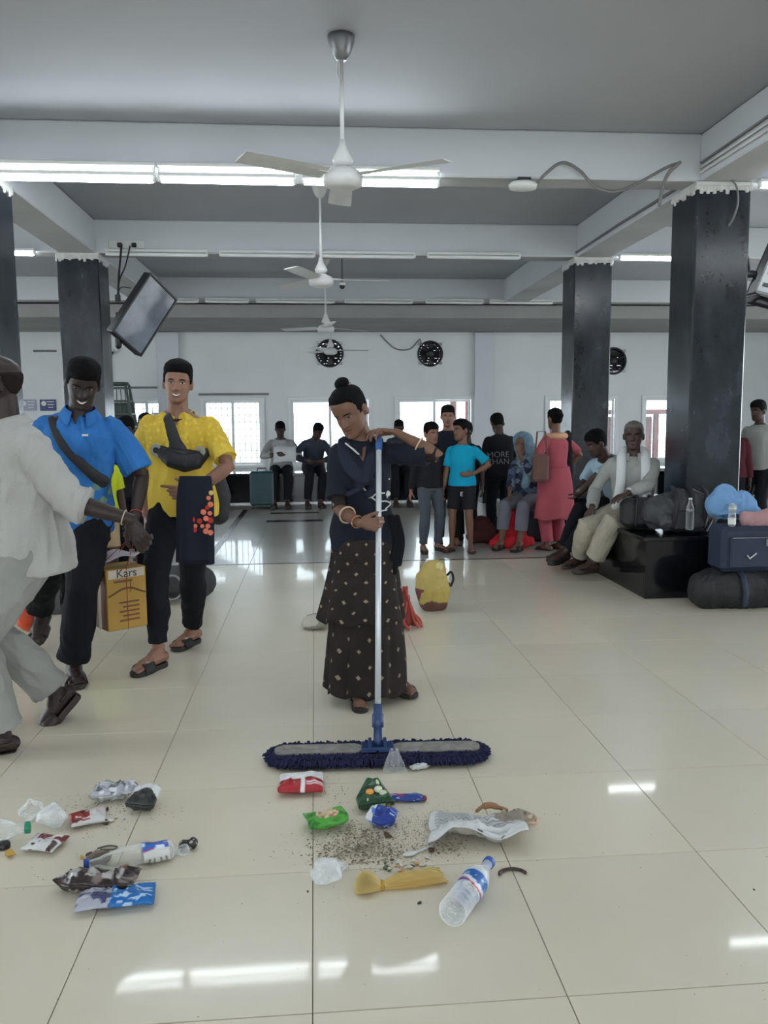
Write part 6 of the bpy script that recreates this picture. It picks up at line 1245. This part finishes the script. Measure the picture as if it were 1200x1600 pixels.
bt3 = lie_bottle('clear bottle with green cap lying at the left edge', (-95, 1330), (48, 1312), .042, srgb(24, 130, 100), film_pet, .003, nolabel=True)
o = tag(MB().lathe([(.018, 0), (.020, .002), (.020, .016), (.016, .02), (0, .02)], seg=20, cap=False).build('bottle_cap', mat('black_cap', srgb(26, 26, 30), .4), None, True), 'black bottle cap at the left edge under the green capped bottle', 'bottle cap'); o.location = (*at(6, 1325), 0)
# clear film scraps and cups
def crumple(label, name, cat, px, py, r, m, seed, sq=.6, k=.35):
    mb = MB(); rings = []
    mb.ell((0, 0, 0), (r, r*.8, r*sq), seg=30, rn=18); V_ = mb.arr(); n = V_/(np.linalg.norm(V_, axis=1)[:, None]+1e-9); d = (1-2*np.abs(vn(V_, .55/r*2, seed)))*.6+vn(V_, 2.4/r, seed+1)*.4; V_ = V_+n*(d*r*k)[:, None]; V_[:, 2] -= V_[:, 2].min()-.0005; mb.v = [V_]; o = tag(mb.build(name, m, None), label, cat); o.location = (*at(px, py), 0); return o
crumple('small crushed clear cup left of the yellow knotted bag', 'plastic_cup', 'cup', 510, 1378, .045, film_milk, 3, .6); crumple('clear crumpled film scrap joined to the crushed cup', 'plastic_film', 'plastic film', 532, 1362, .022, film_milk, 8)
crumple('crushed frosted plastic cup behind the green capped bottle', 'plastic_cup', 'cup', 82, 1292, .045, film_milk, 5, .7); crumple('thin clear film scrap standing behind the left edge bottle', 'plastic_film', 'plastic film', 50, 1283, .035, film_pet, 9, .9)
crumple('shiny clear film scrap at the neck of the crushed left bottle', 'plastic_film', 'plastic film', 285, 1336, .022, film_pet, 12)
# small clear pouch leaning on the mop
g = MB(); g.grid(lambda u, v: np.stack([(u-.5)*.10*(1-.7*v)+.02*v*0-.01, .035*v-.02+.006*np.sin(u*8), .004+.075*v+.004*np.sin(u*11+v*5)], 1), 12, 12); g.grid(lambda u, v: np.stack([(u-.5)*.105*(1-.7*v)-.01, .035*v-.032-.004*np.sin(u*7), .002+.072*v], 1), 12, 12)
o = tag(g.build('clear_pouch', film('clear_poly', (.93, .94, .95, 1), .86, .12), None, True), 'small clear plastic pouch leaning on the mop middle', 'pouch'); o.location = (*at(620, 1203), 0)
# yellow knotted bag
yb = empty('knotted_bag', (*at(578, 1392), 0), math.radians(12), 'knotted yellow plastic bag holding olive scraps', 'bag')
mb = MB(); rings = []
for x, ry, rz in ((-.045, .006, .006), (-.040, .022, .020), (-.02, .034, .030), (.005, .032, .028), (.025, .018, .016), (.038, .010, .010), (.05, .014, .010), (.09, .030, .014), (.14, .036, .012), (.19, .038, .010), (.225, .036, .006)):
    th = np.arange(40)*2*math.pi/40; w_ = 1+.16*np.sin(th*7+x*30)*(x > .02); rings.append(np.stack([np.full(40, x)+.006*np.sin(th*5)*(x > .2), ry*np.cos(th)*w_+.02*max(0, x-.03), np.maximum(.0008, max(rz, .0)+rz*np.sin(th)*w_)], 1))
mb.loft(rings).build('bag_skin', film_yel, yb, True)
MB().tube([(.036, .012*math.cos(q), .011+.011*math.sin(q)) for q in np.linspace(0, 6.28, 14)], .005, 6, round_ends=False).build('knot', mat('yellow_knot', srgb(176, 134, 40), .4, .1), yb, True)
remesh(MB().ell((-.010, 0, .026), (.027, .026, .022)).ell((-.02, .01, .03), (.018, .014, .014)), 'contents', mat('olive_scraps', srgb(110, 96, 52), .8, .3, 50), yb, .004, 1, .004, 60)
# spoon, seed shells, loose food
sp_ = MB(); sp_.tube([(.0, 0, .006), (.03, .004, .006), (.06, .010, .008)], [.004, .0035, .003], 6); sp_.ell((-.022, -.002, .007), (.024, .013, .005)); o = tag(sp_.build('plastic_spoon', m_white, None, True), 'small white plastic spoon at the front right of the dirt', 'spoon'); o.location = (*at(650, 1334), 0); o.rotation_euler = (0, 0, .35)
rnd = random.Random(21); mats_s = [mat('shell_white', srgb(214, 212, 200), .6), mat('shell_orange', srgb(214, 150, 84), .6), mat('shell_green', srgb(98, 112, 84), .7), mat('shell_dark', srgb(70, 66, 56), .8), mat('crumb_brown', srgb(84, 60, 44), .8), mat('crumb_yellow', srgb(196, 154, 60), .7)]
def chip(label, name, cat, px, py, s_, m, group=None):
    mb = MB(); mb.ell((0, 0, 0), (s_, s_*.6, s_*.35), seg=8, rn=5); V_ = mb.arr(); V_ += np.stack([vn(V_, 60, int(px)), vn(V_, 60, int(py)), vn(V_, 60, 3)], 1)*s_*.45; V_[:, 2] -= V_[:, 2].min(); mb.v = [V_]; o = tag(mb.build(name, m, None), label, cat, group); o.location = (*at(px, py), 0.0005); o.rotation_euler = (0, 0, rnd.uniform(0, 6)); return o
for q in range(26): chip('seed or shell bit in the pale heap above the yellow bag', 'food_bit', 'food scrap', 598+rnd.uniform(0, 64), 1352+rnd.uniform(-7, 12)-.1*q*0, rnd.uniform(.006, .011), rnd.choice([mats_s[0], mats_s[0], mats_s[1], mats_s[2], mats_s[3]]), 'seed shells above the yellow bag')
for q in range(10): chip('brown or yellow crumb beside the red wrappers at the left', 'food_bit', 'food scrap', 150+rnd.uniform(0, 36), 1270+rnd.uniform(-8, 20), rnd.uniform(.006, .012), rnd.choice([mats_s[4], mats_s[5], mats_s[0]]), 'crumbs beside the red wrappers')
chip('larger yellow food scrap at the left edge', 'food_bit', 'food scrap', 15, 1337, .022, mats_s[5]); chip('dark brown crumb cluster behind the crushed bottle cap', 'food_bit', 'food scrap', 140, 1338, .014, mats_s[4]); chip('yellow brown scrap beside the crumb cluster behind the crushed bottle', 'food_bit', 'food scrap', 128, 1342, .010, mats_s[5]); chip('curled brown scrap right of the white spoon', 'food_bit', 'food scrap', 674, 1331, .016, mats_s[4]); chip('brown scrap above the middle of the dirt', 'food_bit', 'food scrap', 606, 1308, .016, mats_s[4]); chip('lone dark crumb on the tiles right of the yellow bag', 'food_bit', 'food scrap', 656, 1412, .007, mats_s[3]); chip('tiny lone dark crumb left below the crushed cup', 'food_bit', 'food scrap', 481, 1394, .005, mats_s[3]); chip('lone dark fleck on the right foreground tiles', 'food_bit', 'food scrap', 1178, 1391, .005, mats_s[3]); chip('white scrap between the left wrappers', 'food_bit', 'food scrap', 172, 1284, .016, mats_s[0])
o = tag(MB().tube(catmull([(-.03, 0, .003), (0, .012, .004), (.03, .004, .003), (.02, -.010, .003), (-.02, -.008, .003)]), .0025, 5).build('rubber_loop', mat('grey_rubber', srgb(110, 108, 98), .6), None, True), 'thin grey loop behind the flattened bottle', 'ring'); o.location = (*at(168, 1326), 0)
chip('brown paper-like scrap on top of the brown packet', 'food_bit', 'food scrap', 197, 1379, .013, mat('tan_scrap', srgb(160, 120, 80), .6)).location.z = .045
# the dirt itself: flakes nobody could count, one object
dm = MB(); r_ = random.Random(77); cl = [(488+q*0, 0) for q in range(0)]
def flake(px, py, s_):
    x, y_ = at(px, py); a = r_.uniform(0, 6.28); n_ = r_.randint(3, 5); pts = [(x+s_*r_.uniform(.5, 1.2)*math.cos(a+j*6.28/n_), y_+s_*r_.uniform(.4, 1)*math.sin(a+j*6.28/n_), r_.uniform(.0006, .0028)) for j in range(n_)]
    dm.add(pts+[(x, y_, s_*.7+.001)], [(j, (j+1) % n_, n_) for j in range(n_)]+[tuple(range(n_))[::-1]])
for cx_, cy_, sx_, sy_, n_, s_ in ((590, 1318, 46, 17, 1300, .0035), (560, 1312, 30, 12, 500, .006), (535, 1335, 26, 10, 240, .006), (592, 1335, 24, 9, 220, .006), (680, 1300, 40, 22, 900, .0026), (720, 1285, 50, 10, 300, .0035), (620, 1285, 70, 16, 500, .0022), (520, 1240, 18, 14, 60, .004), (700, 1325, 14, 8, 130, .006), (545, 1325, 60, 20, 240, .003), (160, 1262, 40, 10, 160, .004), (130, 1290, 50, 14, 120, .003), (240, 1275, 26, 8, 40, .003), (120, 1370, 90, 24, 60, .0025), (600, 1400, 120, 25, 50, .002), (600, 1230, 130, 14, 60, .002)):
    for q in range(n_): flake(r_.gauss(cx_, sx_), r_.gauss(cy_, sy_), s_*.8*r_.uniform(.25, 1.3))
for q in range(70): flake(r_.uniform(0, 1200), r_.uniform(1130, 1590), r_.uniform(.0012, .003))
dcol = np.zeros((dm.n, 3)); pal = [C(150, 138, 118), C(120, 110, 94), C(166, 154, 134), C(92, 84, 72)]; P_ = dm.arr(); pick = (vn(P_, 90, 4)*2+2).astype(int).clip(0, 3); dcol = np.array(pal)[pick]
tag(dm.build('floor_sweepings', attrmat('dirt', .9), None, False, dcol), 'scattered grey brown dirt and flakes among the rubbish on the tiles', 'dirt', kind='stuff')
